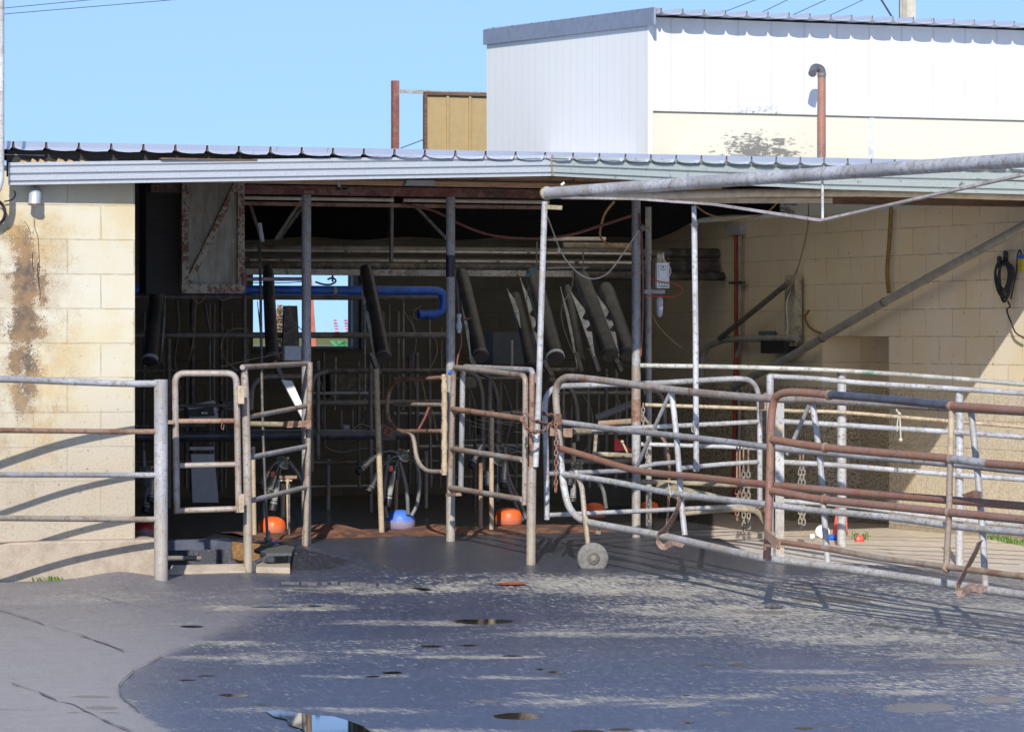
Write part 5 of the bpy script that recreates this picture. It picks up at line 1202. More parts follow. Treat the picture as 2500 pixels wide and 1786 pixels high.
for pts, Y, lb in wires: cable(pts, .0032, CABLE if 'black' not in lb and 'dark' not in lb else BLACK, lb, Y)
random.seed(5)
b = B()
for k in range(26):
    x = random.uniform(1135, 1280); y = random.uniform(1000, 1110); l_ = random.uniform(30, 90); dy_ = random.uniform(-12, 18)
    b.tube([PY(x, y, 4.2), PY(min(x + l_, 1290), y + dy_, 4.3)], .0018, 5)
tag(b.build('wire_tangle', GREYP), 'tangle of thin bright wires seen through the double-framed gate', 'wires')

# white sheets/boards, cabinet
t = thing('white_board', 'dim white door-shaped board low behind the small hoop gate', 'board', PY(500, 1226, 4.2))
B().prism([PY(466, 1108, 4.2), PY(523, 1108, 4.2), PY(534, 1226, 4.2), PY(470, 1226, 4.2)], (0, .03, 0)).build('board', GREYP, t)
B().prism([PY(463, 1090, 4.2), PY(522, 1090, 4.2), PY(522, 1098, 4.2), PY(463, 1098, 4.2)], (0, .03, 0)).build('top_strip', GREYP, t)
t = thing('control_unit', 'tilted pale control unit with a black face behind the small hoop gate', 'unit', PY(500, 1015, 4.0))
B().prism([PY(458, 990, 4.0), PY(525, 977, 4.0), PY(534, 1020, 4.0), PY(462, 1022, 4.0)], (0, .1, 0)).build('case', GREYP, t)
B().prism([PY(462, 1000, 3.98), PY(520, 992, 3.98), PY(525, 1015, 3.98), PY(464, 1017, 3.98)], (0, .015, 0)).build('face', BLACK, t)
B().box(PY(492, 1010, 3.96), PY(497, 1005, 3.97)).box(PY(500, 1010, 3.96), PY(505, 1005, 3.97)).build('button', WHITEP, t)
jbox(556, 990, 26, 22, 3.6, DARKS, 'small_box', 'small dark box with a pale tag behind the small hoop gate')
jbox(752, 1076, 24, 28, 4.4, GREYP, 'small_box', 'pale small box behind the ladder-like gate')
jbox(846, 1048, 16, 22, 4.9, GREYP, 'small_box', 'tiny pale card on the low rail in the dark')
jbox(946, 1055, 40, 40, 3.6, DARKS, 'meter_box', 'dark meter box with an orange ring left of the bent gate')
B().tube(rnd([PY(948 + 9 * math.cos(a_), 1053 + 9 * math.sin(a_), 3.57) for a_ in np.linspace(0, 6.283, 17)], .001, 1), .003, 6, caps=False).build('orange_ring', CLIP, bpy.data.objects['meter_box'])
jbox(1262, 850, 120, 80, 6.4, plain('dull_blue_sheet', (.07, .08, .1), .5), 'cabinet', 'dull blue-grey cabinet far back behind the middle post', dep=.4)
jbox(1150, 935, 26, 24, 4.9, DIMS, 'small_box', 'small dim box far back seen through the double-framed gate')
jbox(1420, 950, 60, 30, 5.2, DARKS, 'equipment_box', 'dark equipment box behind the wheeled gate', dep=.2)
jbox(1200, 1030, 60, 60, 5.6, DARKS, 'equipment_box', 'dark equipment box far back behind the double-framed gate', dep=.2)
jbox(870, 940, 130, 60, 6.9, DARKS, 'trough', 'long dark trough along the back wall below the window', dep=.3)
tag(B().prism([PY(1500, 1070, 3.2), PY(1508, 1070, 3.2), PY(1545, 1100, 3.2), PY(1500, 1100, 3.2)], (0, .02, 0)).build('red_tag', REDC), 'small red rag by the third grey post', 'rag')

# mat lumps, muddy lever bars right of post 3
t = thing('mud_bar', 'thick mud-caked lever bar beyond the wheeled gate', 'bar', P(1750, 1200, 23.2))
B().tube([P(1605, 1180, 23.3), P(1660, 1205, 23.3), P(1700, 1208, 23.3), P(1790, 1222, 23.2)], [.03, .05, .035, .02], 12).build('bar', MUDDY, t)
B().tube(cat([P(1665, 1252, 23.4), P(1760, 1243, 23.4), P(1830, 1243, 23.4), P(1855, 1255, 23.4), P(1868, 1275, 23.4)], 4), .021, 12).build('lower_bar', MUDDY, t)
t = thing('muddy_rail', 'mud-caked rusty bar fixed to the sleeve of the third grey post', 'rail', P(1510, 1030, 24))
B().tube([P(1463, 1034, 24.1), P(1545, 1028, 24.0)], .02, 12).build('bar', steel('muddy_rust', (.35, .2, .12), (.4, .36, .27), .4, metal=0, rough=.8), t)
tag(B().tube([P(1455, 1020, 24.6), P(1545, 985, 24.6)], .022, 12).build('slanted_bar', DIMS), 'slanting dim bar left of the third grey post', 'bar')
tag(B().tube([P(1445, 1108, 24.2), P(1545, 1112, 24.2)], .017, 12).build('muddy_rail', MUDDY), 'muddy stub rail ending at the third grey post', 'rail')
tag(B().tube([P(1455, 1060, 24.4), P(1452, 1105, 24.4)], .013, 10).build('short_upright', MUDDY), 'short muddy upright on the stub rail', 'upright')
tag(B().tube([P(1520, 1080, 24.0), P(1532, 1105, 24.0)], .007, 10).lathe(P(1519, 1078, 24.0), [(.004, -.012), (.012, -.006), (.012, .006), (.004, .012)], FW, 12).build('eye_bolt', CREAMS), 'pale eye bolt left of the third grey post', 'bolt')
ribbon([P(1565, 1010, 24), P(1590, 1040, 24), P(1618, 1070, 24), P(1632, 1110, 24), P(1634, 1180, 24), P(1628, 1300, 24)], .03, 'strap', 'long pinkish strap trailing down right of the thin galvanised pole', 'straps on the yard gates')
cable([(1500, 885), (1600, 905), (1700, 868), (1700, 866)], .004, BLACK, 'black wire sagging towards the side wall', 3.0)

# ------------------------------------------------------------------ side wall fittings
def WX(px, py, off=.04): return PX(px, py, XR - off)
t = thing('downpipe', 'long grey downpipe running diagonally down the cream side wall', 'pipe', WX(2160, 736, .1))
B().tube([WX(2700, 420, .12), WX(2500, 551, .12), WX(2159, 737, .1), WX(1940, 864, .1), WX(1790, 945, .1)], .031, 14).build('pipe', PVCG, t)
for (x, y) in ((2262, 681), (2159, 737), (2008, 825)):
    c_ = WX(x, y, .1); B().tube([c_ - Vector((0, .01, -.0045)), c_ + Vector((0, .01, -.0045))], .0335, 14).build('clip', DIMS, t)
t = thing('wall_pipe', 'grey branching pipe on the side wall with a slanting arm', 'pipe', WX(1757, 827, .15))
B().tube([WX(1757, 826, .15), WX(1925, 690, .15)], .022, 12).build('slanting_arm', DIMS, t)
B().tube(rnd([WX(1945, 825, .1), WX(1765, 828, .12), WX(1716, 852, .15), WX(1712, 940, .15)], .12), .026, 12).build('pipe', PVCG, t)
tag(B().box(WX(1938, 845, .09) - Vector((0, .02, 0)), WX(1938, 672, .03) + Vector((0, .04, 0))).build('wall_board', steel('flaking_cream_board', (.5, .45, .33), (.2, .12, .08), .3, metal=0, rough=.8)), 'narrow upright cream board with rusty flakes on the side wall', 'board')
cable([WX(1940, 675), WX(1952, 640), WX(1965, 590), WX(1973, 540), WX(1974, 490)], .006, CABLE, 'thin pale cable rising from the narrow cream board')
cable([WX(1930, 710, .09), WX(1921, 740, .09), WX(1923, 800, .09), WX(1918, 840, .09)], .005, WHITEP, 'white wire hanging left of the narrow cream board')
tag(B().tube([WX(1797, 575), WX(1797, 860), WX(1794, 1000), WX(1792, 1290)], .017, 10).build('red_conduit', plain('red_conduit_paint', (.42, .045, .02), .5)), 'bright red conduit running down the side wall', 'conduit')
tag(B().tube(rnd([WX(1806, 575), WX(1806, 850), WX(1790, 885), WX(1800, 960), WX(1806, 990), WX(1803, 1290)], .05), .015, 10).build('white_conduit', PVCG), 'pale conduit beside the red one on the side wall', 'conduit')
c_ = WX(1805, 573, .0); c2 = WX(1805, 545, .0)
tag(B().box((XR - .06, c_.y - .13, c_.z), (XR - .002, c_.y + .13, c2.z)).build('junction_box', GREYP), 'pale junction box at the top of the red conduit', 'box')
for y, lb in ((690, 'upper dark clip holding the two conduits to the wall'), (832, 'lower dark clip holding the two conduits, level with the branching pipe')):
    tag(B().box(WX(1797, y + 3, .07) - Vector((0, .1, 0)), WX(1797, y - 3, .03) + Vector((0, .06, 0))).build('pipe_clip', DARKS), lb, 'clip', 'clips on the conduits')
t = thing('bracket_box', 'black box bracket with a teal cap under the branching pipe', 'box', WX(1895, 862, .1))
c_ = WX(1868, 862, .1); c2 = WX(1925, 832, .1)
B().box((XR - .14, c2.y, c_.z), (XR - .003, c_.y, c2.z)).build('box', BLACK, t)
B().box((XR - .12, WX(1890, 815).y, WX(1890, 818).z), (XR - .02, WX(1874, 815).y, WX(1890, 808).z)).build('cap', plain('teal_cap', (.1, .16, .15), .6), t)
BAM = plain('amber_hose', (.28, .16, .045), .5, var=.4)
cable([WX(2176, 500), WX(2172, 580), WX(2166, 660), WX(2170, 715)], .016, BAM, 'thick amber hose hanging on the side wall above the downpipe', cate='hose')
cable([WX(1975, 758), WX(1966, 775), WX(1978, 800), WX(2010, 816)], .009, BAM, 'short curled amber hose end above the downpipe', cate='hose')
# coiled cable on pegs
t = thing('coiled_cable', 'black cable coiled over two pegs on the side wall', 'cable', WX(2450, 690, .05))
b = B(); random.seed(3)
for k in range(7):
    cx_ = 2449 + random.uniform(-6, 6); w_ = random.uniform(10, 22); y0_ = 632 + random.uniform(0, 14); y1_ = 700 + random.uniform(0, 38)
    pts = [WX(cx_ + w_ * math.sin(a_) * (1 + .25 * math.cos(a_)), (y0_ + y1_) / 2 - (y1_ - y0_) / 2 * math.cos(a_), .05 + .02 * random.random()) for a_ in np.linspace(0, 2 * math.pi, 22)]
    b.tube(pts, .0075, 7, caps=False)
b.tube(cat([WX(2460, 735), WX(2466, 748), WX(2458, 757), WX(2470, 790), WX(2480, 812), WX(2500, 825)], 5), .006, 6)
b.build('coil', BLACK, t)
B().tube([WX(2455, 640, .0), WX(2455, 617, .1)], .018, 8).tube([WX(2440, 650, .0), WX(2440, 630, .1)], .018, 8).build('peg', BLACK, t)
YEL = plain('yellow_casing', (.55, .5, .05), .4)
t = thing('battery_tester', 'yellow and blue cell-like device hanging by its lead on the side wall', 'device', WX(2493, 665, .05))
B().box((XR - .05, WX(2499, 600).y, WX(2493, 663).z), (XR - .01, WX(2488, 600).y, WX(2493, 632).z)).build('casing', YEL, t)
B().box((XR - .055, WX(2502, 600).y, WX(2493, 631).z), (XR - .01, WX(2488, 600).y, WX(2493, 622).z)).build('cap', BLUEPIPE, t)
B().tube(cat([WX(2494, 624), WX(2490, 610), WX(2484, 625), WX(2482, 660), WX(2474, 700), WX(2468, 730)], 5), .006, 7).build('lead', BLACK, t)

# ------------------------------------------------------------------ floor bits
t = thing('steel_channel', 'blue-grey steel channel across the trench behind the small hoop gate', 'channel', PY(490, 1345, 1.3))
a = PY(400, 1343, 1.3); b_ = PY(566, 1343, 1.3); zt_ = PY(490, 1317, 1.3).z
B().box((a.x, 1.3, a.z), (b_.x, 1.32, zt_)).box((a.x, 1.32, zt_ - .008), (b_.x, 1.4, zt_)).build('channel', plain('dim_blue_channel', (.12, .13, .17), .5, .2), t)
tag(B().prism([PY(566, 1322, 1.1), PY(655, 1328, 1.1), PY(655, 1352, 1.1), PY(610, 1372, 1.1), PY(583, 1375, 1.1), PY(569, 1362, 1.1), PY(566, 1345, 1.1)], (0, .012, 0)).build('rust_plate', plain('ochre_rusted_plate', (.3, .16, .06), .85, var=.5, scale=60)), 'ragged ochre rusted plate beside the rusty post foot', 'plate')
tag(B().prism([G(410, 1402), G(560, 1398), G(600, 1398), PY(600, 1381, .25), PY(420, 1385, .25)], (0, 0, .015)).build('concrete_ledge', CONC), kind='structure')
tag(B().tube([PY(405, 1362, .6), PY(490, 1362, .6)], .016, 12).build('drain_pipe', DIMS), 'dark blue-grey drain pipe low in the trench', 'pipe')
RUB = plain('cracked_rubber', (.11, .11, .11), .75, var=.4, scale=50, bstr=.6)
random.seed(4)
t = thing('rubber_ramp', 'curling rubber mat edge lifted over pale blocks at the post foot', 'mat', G(640, 1385))
m0 = [G(622, 1385), G(640, 1393), G(700, 1393), G(712, 1385)]
z_ = .13
o = [(p.x, p.y, z_) for p in (G(620, 1382), G(650, 1392), G(712, 1390), G(720, 1372), G(650, 1362))]
B().prism(o, (0, 0, .018)).build('mat_edge', RUB, t)
t2 = t
B().prism([(p.x, p.y, p.z - .01) for p in (G(625, 1397), G(708, 1399), G(708, 1388), G(630, 1384))], (0, 0, .045)).build('pale_block', CONC, t)
# lumps of broken mat edging
b = B(); 
lst = [(685 + k * 24, 1425 + [0, 1, 2, 3, 1, -1, 2, 4, 5, 6, 8, 9, 10, 12, 12][k] * .75) for k in range(15)]
for k, (x, y) in enumerate(lst):
    p, q2 = G(x, y), G(x + 22.5, y + random.uniform(-.5, 1.2)); h_ = random.uniform(.014, .021)
    b.beam(p + Vector((0, 0, h_ / 2)), q2 + Vector((0, 0, h_ / 2)), .06, h_)
tag(b.build('mat_joint', RUB), 'raised broken strip of rubber edging running across the wet yard', 'edging')
random.seed(12)
def lump(px, py, s, mat, name, label, cate, group=None, flat=.5):
    c = G(px, py); bm = bmesh.new(); bmesh.ops.create_icosphere(bm, subdivisions=2, radius=s)
    sd_ = random.random() * 50
    for v in bm.verts:
        n_ = mnoise.noise(v.co * (2.2 / s) + Vector((sd_, 0, 0))); v.co *= 1 + .35 * n_; v.co.z *= flat; v.co += Vector((c.x, c.y, c.z + s * flat * .4))
    me = bpy.data.meshes.new(name); bm.to_mesh(me); bm.free(); o = link(name, me, mat); tag(o, label, cate, group); return o
lump(1206, 1418, .035, RUB, 'rubber_crumb', 'dark lump at the right end of the rubber edging', 'lump')
lump(1192, 1424, .025, RUB, 'rubber_crumb', 'smaller dark lump touching the end of the rubber edging', 'lump')
lump(1052, 1472, .018, RUB, 'dung_lump', 'small lump lying alone on the wet yard', 'lump')
lump(1888, 1484, .045, RUB, 'rubber_crumb', 'broken rubber chunk on the yard below the wheeled gate', 'lump')
lump(2095, 1555, .02, RUB, 'stone', 'small stone on the dusty yard right of centre', 'stone')
lump(780, 1300, .02, RUB, 'dung_lump', 'dark lump at the curb right of the first grey post', 'lump')
for (x, y, s) in ((2138, 1527, .06), (2175, 1531, .05), (2220, 1537, .06), (2265, 1541, .05), (2330, 1549, .06)):
    pass
b = B()
for k in range(17):
    x = 2130 + k * 24; y = 1526 + k * 2.9 + random.uniform(-1.5, 1.5); p, q2 = G(x, y), G(x + 24, y + 3); h_ = random.uniform(.008, .016)
    if k % 5 == 3: continue
    b.beam(p + Vector((0, 0, h_ / 2 - .003)), q2 + Vector((0, 0, h_ / 2 - .003)), .035, h_)
tag(b.build('mat_joint', RUB), 'broken rubber edge running diagonally at the lower right of the yard', 'edging')
JM = plain('yard_joint_grit', (.15, .14, .135), .9)
def joint(pts, w_=.006, up=.004):
    pts = [G(x, y) for x, y in pts]; q = []
    for a, b_ in zip(pts, pts[1:]):
        n_ = max(2, int((b_ - a).length / .12))
        for k in range(n_): q.append(a + (b_ - a) * (k / n_))
    q.append(pts[-1]); vs = []
    for i, p in enumerate(q):
        t_ = (q[min(i + 1, len(q) - 1)] - q[max(i - 1, 0)]); t_.z = 0; t_.normalize(); sd_ = Vector((-t_.y, t_.x, 0)) * w_ * random.uniform(.05, 1.) * .3
        jit = Vector((random.uniform(-1, 1), random.uniform(-1, 1), 0)) * .006; z = gz(p.x, p.y) + up + .004
        vs += [(p.x + sd_.x + jit.x, p.y + sd_.y + jit.y, z), (p.x - sd_.x + jit.x, p.y - sd_.y + jit.y, z)]
    o = B().add(vs, [(2 * i, 2 * i + 1, 2 * i + 3, 2 * i + 2) for i in range(len(q) - 1)]).build('yard_joint', JM); tag(o, kind='structure')
joint([(-40, 1482), (300, 1482), (610, 1480)]); joint([(-40, 1528), (250, 1530), (560, 1532), (760, 1530)]); joint([(-40, 1590), (200, 1590), (370, 1591)]); joint([(-40, 1658), (130, 1657), (290, 1652)])
joint([(-40, 1734), (110, 1735)], .014); joint([(-20, 1485), (60, 1508), (110, 1528), (180, 1545), (240, 1568), (300, 1590)], .03); joint([(30, 1670), (90, 1690), (140, 1715), (180, 1722), (240, 1755), (330, 1790)], .025)
joint([(180, 1442), (250, 1460), (330, 1480)], .02)
joint([(396, 1603), (330, 1636), (298, 1660), (291, 1675), (292, 1692), (300, 1708), (341, 1741)], .02)
# rusty threshold plates at the inner curb
RPL = M('rust_wet_plate'); _n = RPL.noise(7, 6, .7); _n2 = RPL.noise(45, 4, .7)
_c = RPL.mix(RPL.step(_n, .4, .62), (.085, .045, .035), (.25, .11, .06)); _c = RPL.mix(RPL.step(_n2, .58, .66, 0, .7), _c, (.3, .24, .16))
RPL = RPL.set(_c, .7, 0, bump=RPL.math('ADD', _n, _n2), bstr=.6, bdist=.01)
t = thing('threshold_plates', 'rust-stained crumpled threshold plates along the inner curb', 'plates', (2.5, 2.3, .13))
vs = []; XS = np.linspace(PY(590, 1305, 2.3).x, PY(1545, 1290, 2.3).x, 90); YS = np.linspace(2.0, 2.9, 8)
for x in XS:
    for j, y in enumerate(YS):
        e = math.sin(math.pi * j / 7)
        h_ = .134 + e * (.012 + .012 * mnoise.noise((x * 3, y * 3, 0)) + .006 * mnoise.noise((x * 12, y * 9, 2)))
        for (cx_, amp, wd_) in ((PY(790, 1290, 2.4).x, .05, .14), (PY(845, 1290, 2.4).x, .03, .1), (PY(1085, 1290, 2.4).x, .03, .12), (PY(1330, 1290, 2.4).x, .02, .2)): h_ += e * amp * math.exp(-((x - cx_) / wd_) ** 2)
        vs.append((x, y, h_ if 0 < j < 7 else .131))
fs = [(i * 8 + j, i * 8 + j + 1, (i + 1) * 8 + j + 1, (i + 1) * 8 + j) for i in range(89) for j in range(7)]
B().add(vs, fs, True).build('plate', RPL, t)
# puddles
PUD = M('puddle_water'); PUD = PUD.set((.02, .017, .012), .03, 0, spec=.6)
PUDM = M('muddy_puddle_water'); PUDM = PUDM.set((.17, .14, .1), .3, 0)
def puddle(px, py, wp, hp, mat, poly=None):
    pts = []
    n = 26; s = random.random() * 9
    if poly: src = poly
    else:
        src = []
        for k in range(n):
            a_ = 2 * math.pi * k / n; rr = 1 + .13 * math.sin(2 * a_ + s) + .1 * math.sin(3 * a_ + 2 * s) + .05 * math.sin(5 * a_ + s)
            src.append((px + wp * rr * math.cos(a_), py + hp * rr * math.sin(a_)))
    for x, y in src:
        p = G(x, y); pts.append((p.x, p.y, p.z + .007))
    zc = sum(p[2] for p in pts) / len(pts)
    pts = [(p[0], p[1], zc) for p in pts]
    o = B().add(pts, [tuple(range(len(pts)))]).build('puddle', mat); tag(o, kind='structure'); return o
random.seed(21)
puddle(0, 0, 0, 0, PUD, [(648, 1738), (690, 1735), (720, 1741), (760, 1748), (815, 1752), (850, 1762), (885, 1775), (905, 1790), (880, 1800), (760, 1800), (735, 1782), (705, 1772), (700, 1760), (668, 1752)])
REFL = plain('orange_reflection_paint', (.5, .09, .02), .4)  # puddle reflection put into a flat patch of orange colour
tag(B().add([(p.x, p.y, p.z + .008) for p in [G(1249 + 36 * math.cos(a_), 1427 + 3 * math.sin(a_)) for a_ in np.linspace(0, 2 * math.pi, 24)[:-1]]], [tuple(range(23))]).build('orange_reflection', REFL), 'flat orange disc painted as a puddle reflection on the wet yard below the front post', 'disc')

# litter in the lane at the right
t = thing('red_plastic_stand', 'bright red plastic marker leg standing behind the lane post', 'marker', P(2050, 1312, 26))
RP = plain('bright_red_plastic', (.7, .09, .06), .4)
B().beam(P(2038, 1302, 26), P(2047, 1240, 26), .025, .03).beam(P(2064, 1306, 26), P(2062, 1240, 26), .02, .03).beam(P(2040, 1238, 26), P(2066, 1238, 26), .03, .02).build('leg', RP, t)
lump(2033, 1317, .055, BLUEPIPE, 'blue_rag', 'crumpled blue rag at the foot of the lane post', 'rag', flat=.5)
lump(2040, 1305, .03, RP, 'red_rag', 'scrap of red plastic lying on the blue rag', 'rag', flat=.4)
tag(B().lathe(P(2008, 1298, 25.8) , [(.045, 0), (.052, .004), (.052, .012), (.04, .016)], (-.3, -.8, .5), 20).build('plastic_disc', WHITEP), 'white round lid lying by the wall beyond the lane fence', 'lid')
tag(B().lathe(P(2096, 1318, 25.2), [(.022, 0), (.03, .005), (.03, .04), (.02, .045)], (-.2, -.9, .2), 16).build('bottle_top', RP), 'small red cap lying on the tan concrete', 'cap')
tag(B().lathe(P(1977, 1310, 25.4), [(.018, 0), (.02, .005), (.02, .03), (.012, .035)], (1, -.3, .1), 14).build('bottle_top', WHITEP), 'small white cap lying left of the white lid', 'cap')
# grass
GR = plain('grass_blades', (.14, .26, .04), .7, var=.5, scale=60)
def grass(name, pts, n, h, seed):
    random.seed(seed); b = B()
    for _ in range(n):
        x, y = pts(random.random(), random.random()); p = G(x, y); a_ = random.uniform(0, 6.28); hh = h * random.uniform(.4, 1.2); w_ = .0035
        ln = Vector((math.cos(a_), math.sin(a_), 0)) * hh * random.uniform(.3, 1.1); sd_ = Vector((-math.sin(a_), math.cos(a_), 0)) * w_
        m_ = p + ln * .4 + Vector((0, 0, hh * .8)); e = p + ln + Vector((0, 0, hh * random.uniform(.5, 1)))
        b.add([p - sd_, p + sd_, m_ + sd_ * .7, m_ - sd_ * .7, e], [(0, 1, 2, 3), (3, 2, 4)])
    o = b.build(name, GR); tag(o, kind='stuff'); return o
grass('grass', lambda u, v: (u * 155 - 5 if random.random() < .8 else u * 70, 1412 + v * 8), 900, .035, 1)
grass('grass', lambda u, v: (2410 + u * 130, 1306 + u * 26 + v * 10), 500, .03, 2)
grass('grass', lambda u, v: (2080 + u * 45, 1306 + v * 12), 60, .04, 3)

# ------------------------------------------------------------------ left edge downpipe and cable
t = thing('downpipe', 'pale vertical pipe standing at the left edge of the picture', 'pipe', P(2, 470, 20.66))
B().tube(rnd([P(3, -60, 20.66), P(3, 440, 20.66), P(-6, 470, 20.66), P(-30, 480, 20.66)], .04), .0175, 14).build('pipe', GALVB, t)
B().tube([P(3, 150, 20.66), P(3, 153, 20.66)], .0195, 14).tube([P(3, 392, 20.66), P(3, 395, 20.66)], .0195, 14).build('joint', GALVB, t)
b = B()
for k in range(4): b.tube([PY(-12 + (22 + k * 1.5) * math.cos(a_), 520 + (27 + k * 2) * math.sin(a_), -.04 - k * .008) for a_ in np.linspace(0, 2 * math.pi, 24)], .004, 6, caps=False)
b.tube(cat([PY(34, 465, -.02), PY(37, 475, -.03), PY(30, 487, -.03), PY(10, 492, -.03)], 5), .004, 6)
tag(b.build('cable_coil', BLACK), 'black cable loop hung at the left edge of the cream wall', 'cable')

# ------------------------------------------------------------------ tall white building behind
YT = 6.3; XT = PY(1583, 200, YT).x
t = thing('white_building', 'tall white clad building rising behind the shed roof', 'building', (XT + 2, YT + 1.8, 2.5))
WM = M('white_cladding_front')
s_ = WM.sep(WM.pos())
wv = WM.math('FRACT', WM.math('MULTIPLY', s_[0], 1 / .30)); wv = WM.math('ABSOLUTE', WM.math('SUBTRACT', wv, .5))
groove = WM.step(wv, .455, .49)
n_ = WM.noise(3, 5, .6); n2_ = WM.noise(26, 5, .8)
c = WM.mix(WM.step(n_, .4, .7), (.61, .61, .6), (.56, .56, .545)); c = WM.mix(WM.math('MULTIPLY', groove, .4), c, (.35, .35, .35)); c = WM.mix(WM.math('MULTIPLY', WM.step(n2_, .66, .7), .5), c, (.3, .3, .28))
zj = PY(1800, 277, YT).z
dirt = WM.math('MULTIPLY', WM.step(WM.math('ABSOLUTE', WM.math('SUBTRACT', s_[2], zj)), .1, .0), WM.step(WM.math('ABSOLUTE', WM.math('SUBTRACT', s_[0], PY(1850, 277, YT).x)), .5, .05))
c = WM.mix(WM.math('MULTIPLY', dirt, WM.step(n2_, .5, .62)), c, (.1, .1, .09))
WHF = WM.set(c, .6, 0, bump=groove, bstr=-.4, bdist=.01)
WM = M('white_cladding_side')
s_ = WM.sep(WM.pos()); wv = WM.math('FRACT', WM.math('MULTIPLY', s_[1], 1 / .155)); wv = WM.math('ABSOLUTE', WM.math('SUBTRACT', wv, .5))
groove = WM.step(wv, .44, .5); n_ = WM.noise(3, 5, .6); n2_ = WM.noise(24, 5, .8)
c = WM.mix(n_, (.86, .84, .78), (.8, .785, .74)); c = WM.mix(WM.math('MULTIPLY', groove, .3), c, (.5, .5, .5)); c = WM.mix(WM.step(n2_, .69, .71, 0, .8), c, (.3, .3, .3))  # darker lines put the groove shade into the colour
WHS = WM.set(c, .55, 0, bump=groove, bstr=-.8, bdist=.02)
CM = M('cream_flaking_panel'); s_ = CM.sep(CM.pos())
n_ = CM.noise(2.2, 5, .6, vec=CM.pos()); mp = CM.n('Mapping'); mp.inputs['Scale'].default_value = (1, 1, 2.5); CM.l(CM.pos(), mp.inputs[0]); n2_ = CM.noise(14, 7, .8, vec=mp.outputs[0])
c = CM.mix(n_, (.6, .565, .45), (.53, .5, .39))
xb = PY(1860, 350, YT).x; bl = CM.math('MULTIPLY', CM.step(CM.math('ABSOLUTE', CM.math('SUBTRACT', s_[0], xb)), .75, .05), CM.step(s_[2], zj - .02, zj - .3, .1, 1.))
fl = CM.step(CM.math('ADD', n2_, CM.math('MULTIPLY', bl, .3)), .7, .76)
c = CM.mix(CM.math('MULTIPLY', fl, CM.step(bl, .03, .3)), c, (.16, .15, .13))
CRP = CM.set(c, .75, 0, bump=fl, bstr=-.2, bdist=.005)
zT = PY(1583, 42, YT).z; YE = PX(1189, 200, XT).y
ztb = zT + (YE - YT) * .035
B().box((XT, YT, zj + .004), (12.5, YT + .05, zT)).build('front_cladding', WHF, t)
B().box((XT + .03, YT + .012, 2.45), (12.5, YT + .05, zj - .004)).build('lower_panel', CRP, t)
B().prism([(XT - .003, YT - .0, 2.45), (XT - .003, YE, 2.45), (XT - .003, YE, ztb), (XT - .003, YT - .0, zT)], (.03, 0, 0)).build('side_cladding', WHS, t)
B().box((XT - .006, YT - .006, 2.45), (XT + .035, YT - .001, zT)).build('corner_trim', plain('white_trim', (.75, .76, .78), .5, var=.1), t)
B().box((XT - .002, YT - .003, zj - .003), (12.5, YT + .01, zj + .003)).build('joint_line', DIMS, t)
xc = PY(2128, 330, YT).x; B().box((xc - .022, YT + .004, 2.45), (xc + .022, YT + .011, zj - .007)).build('cover_strip', plain('pale_strip', (.6, .62, .62), .5), t)
B().box((XT + .04, YT + .1, 2.45), (12.5, YE - .01, zT - .02)).build('core', WHS, t)
# barge + roof
BAR = plain('grey_barge_flashing', (.3, .32, .38), .45, .35, var=.15)
p_ = .17
zb0 = PX(1604, 65, XT - .03)
B().prism([(XT - .03, YT - p_, zT - .075), (XT - .03, YE + .02, ztb - .085), (XT - .03, YE + .02, ztb + .05), (XT - .03, YT - p_, zT + .065)], (.02, 0, 0)).build('barge_board', BAR, t)
b = B()
for k in range(8):
    y = YT + .15 + k * .45; b.lathe((XT - .031, y, zT + .055 + (y - YT) * .035), [(.006, 0), (.006, .004)], (-1, 0, 0), 8)
b.build('barge_screw', DIMS, t)
ro = roof_sheet(XT + .0, 12.5, YT - .2, YE + .05, zT + .014, .19, .035, t)

t = thing('vent_pipe', 'rust-coloured vent pipe with a grey elbow top against the white building', 'pipe', PY(2004, 380, YT - .2))
B().tube([PY(2006, 395, YT - .28), PY(2006, 185, YT - .28)], .0335, 14).build('pipe', steel('rust_streaked_vent', (.33, .14, .09), (.25, .24, .24), .3, metal=0, dirt=0), t)
B().tube(rnd([PY(2006, 190, YT - .28), PY(2006, 168, YT - .28), PY(1988, 164, YT - .28), PY(1983, 180, YT - .34)], .06, 6), .034, 14).build('elbow', plain('dark_grey_elbow', (.13, .13, .14), .5), t)
for (x, y) in ((2006, 185), ):
    B().tube([PY(x, y, YT - .28), PY(x, y - 6, YT - .28)], .038, 14).build('socket', DIMS, t)

# tan panel shed and red post beyond the roof
YK = 11.5
t = thing('tan_panel', 'tan ribbed sheet panel on a frame beyond the shed roof', 'panel', PY(1110, 370, YK))
TAN = plain('tan_sheet', (.4, .29, .14), .5, var=.1)
a, b_ = PY(1040, 395, YK), PY(1200, 236, YK); bb = B(); x = a.x
while x < b_.x:
    bb.box((x, YK, a.z), (x + .2, YK + .01, b_.z)).box((x + .2, YK - .02, a.z), (x + .225, YK + .01, b_.z)); x += .225
bb.build('sheet', TAN, t)
B().box((a.x - .02, YK - .03, b_.z), (b_.x, YK + .02, b_.z + .03)).box((a.x - .025, YK - .03, a.z), (a.x - .0, YK + .02, b_.z)).build('frame', BROWNB, t)
t = thing('red_steel_post', 'dark red square steel post rising behind the shed roof', 'post', PY(967, 380, YK - .5))
a, b_ = PY(960, 395, YK - .5), PY(975, 197, YK - .5); B().box((a.x, YK - .5, a.z), (b_.x, YK - .44, b_.z)).build('post', steel('red_oxide_post', (.24, .07, .05), (.2, .1, .06), .2, metal=0, dirt=0), t)
a, b_ = PY(976, 231, YK - .45), PY(1200, 219, YK - .45)
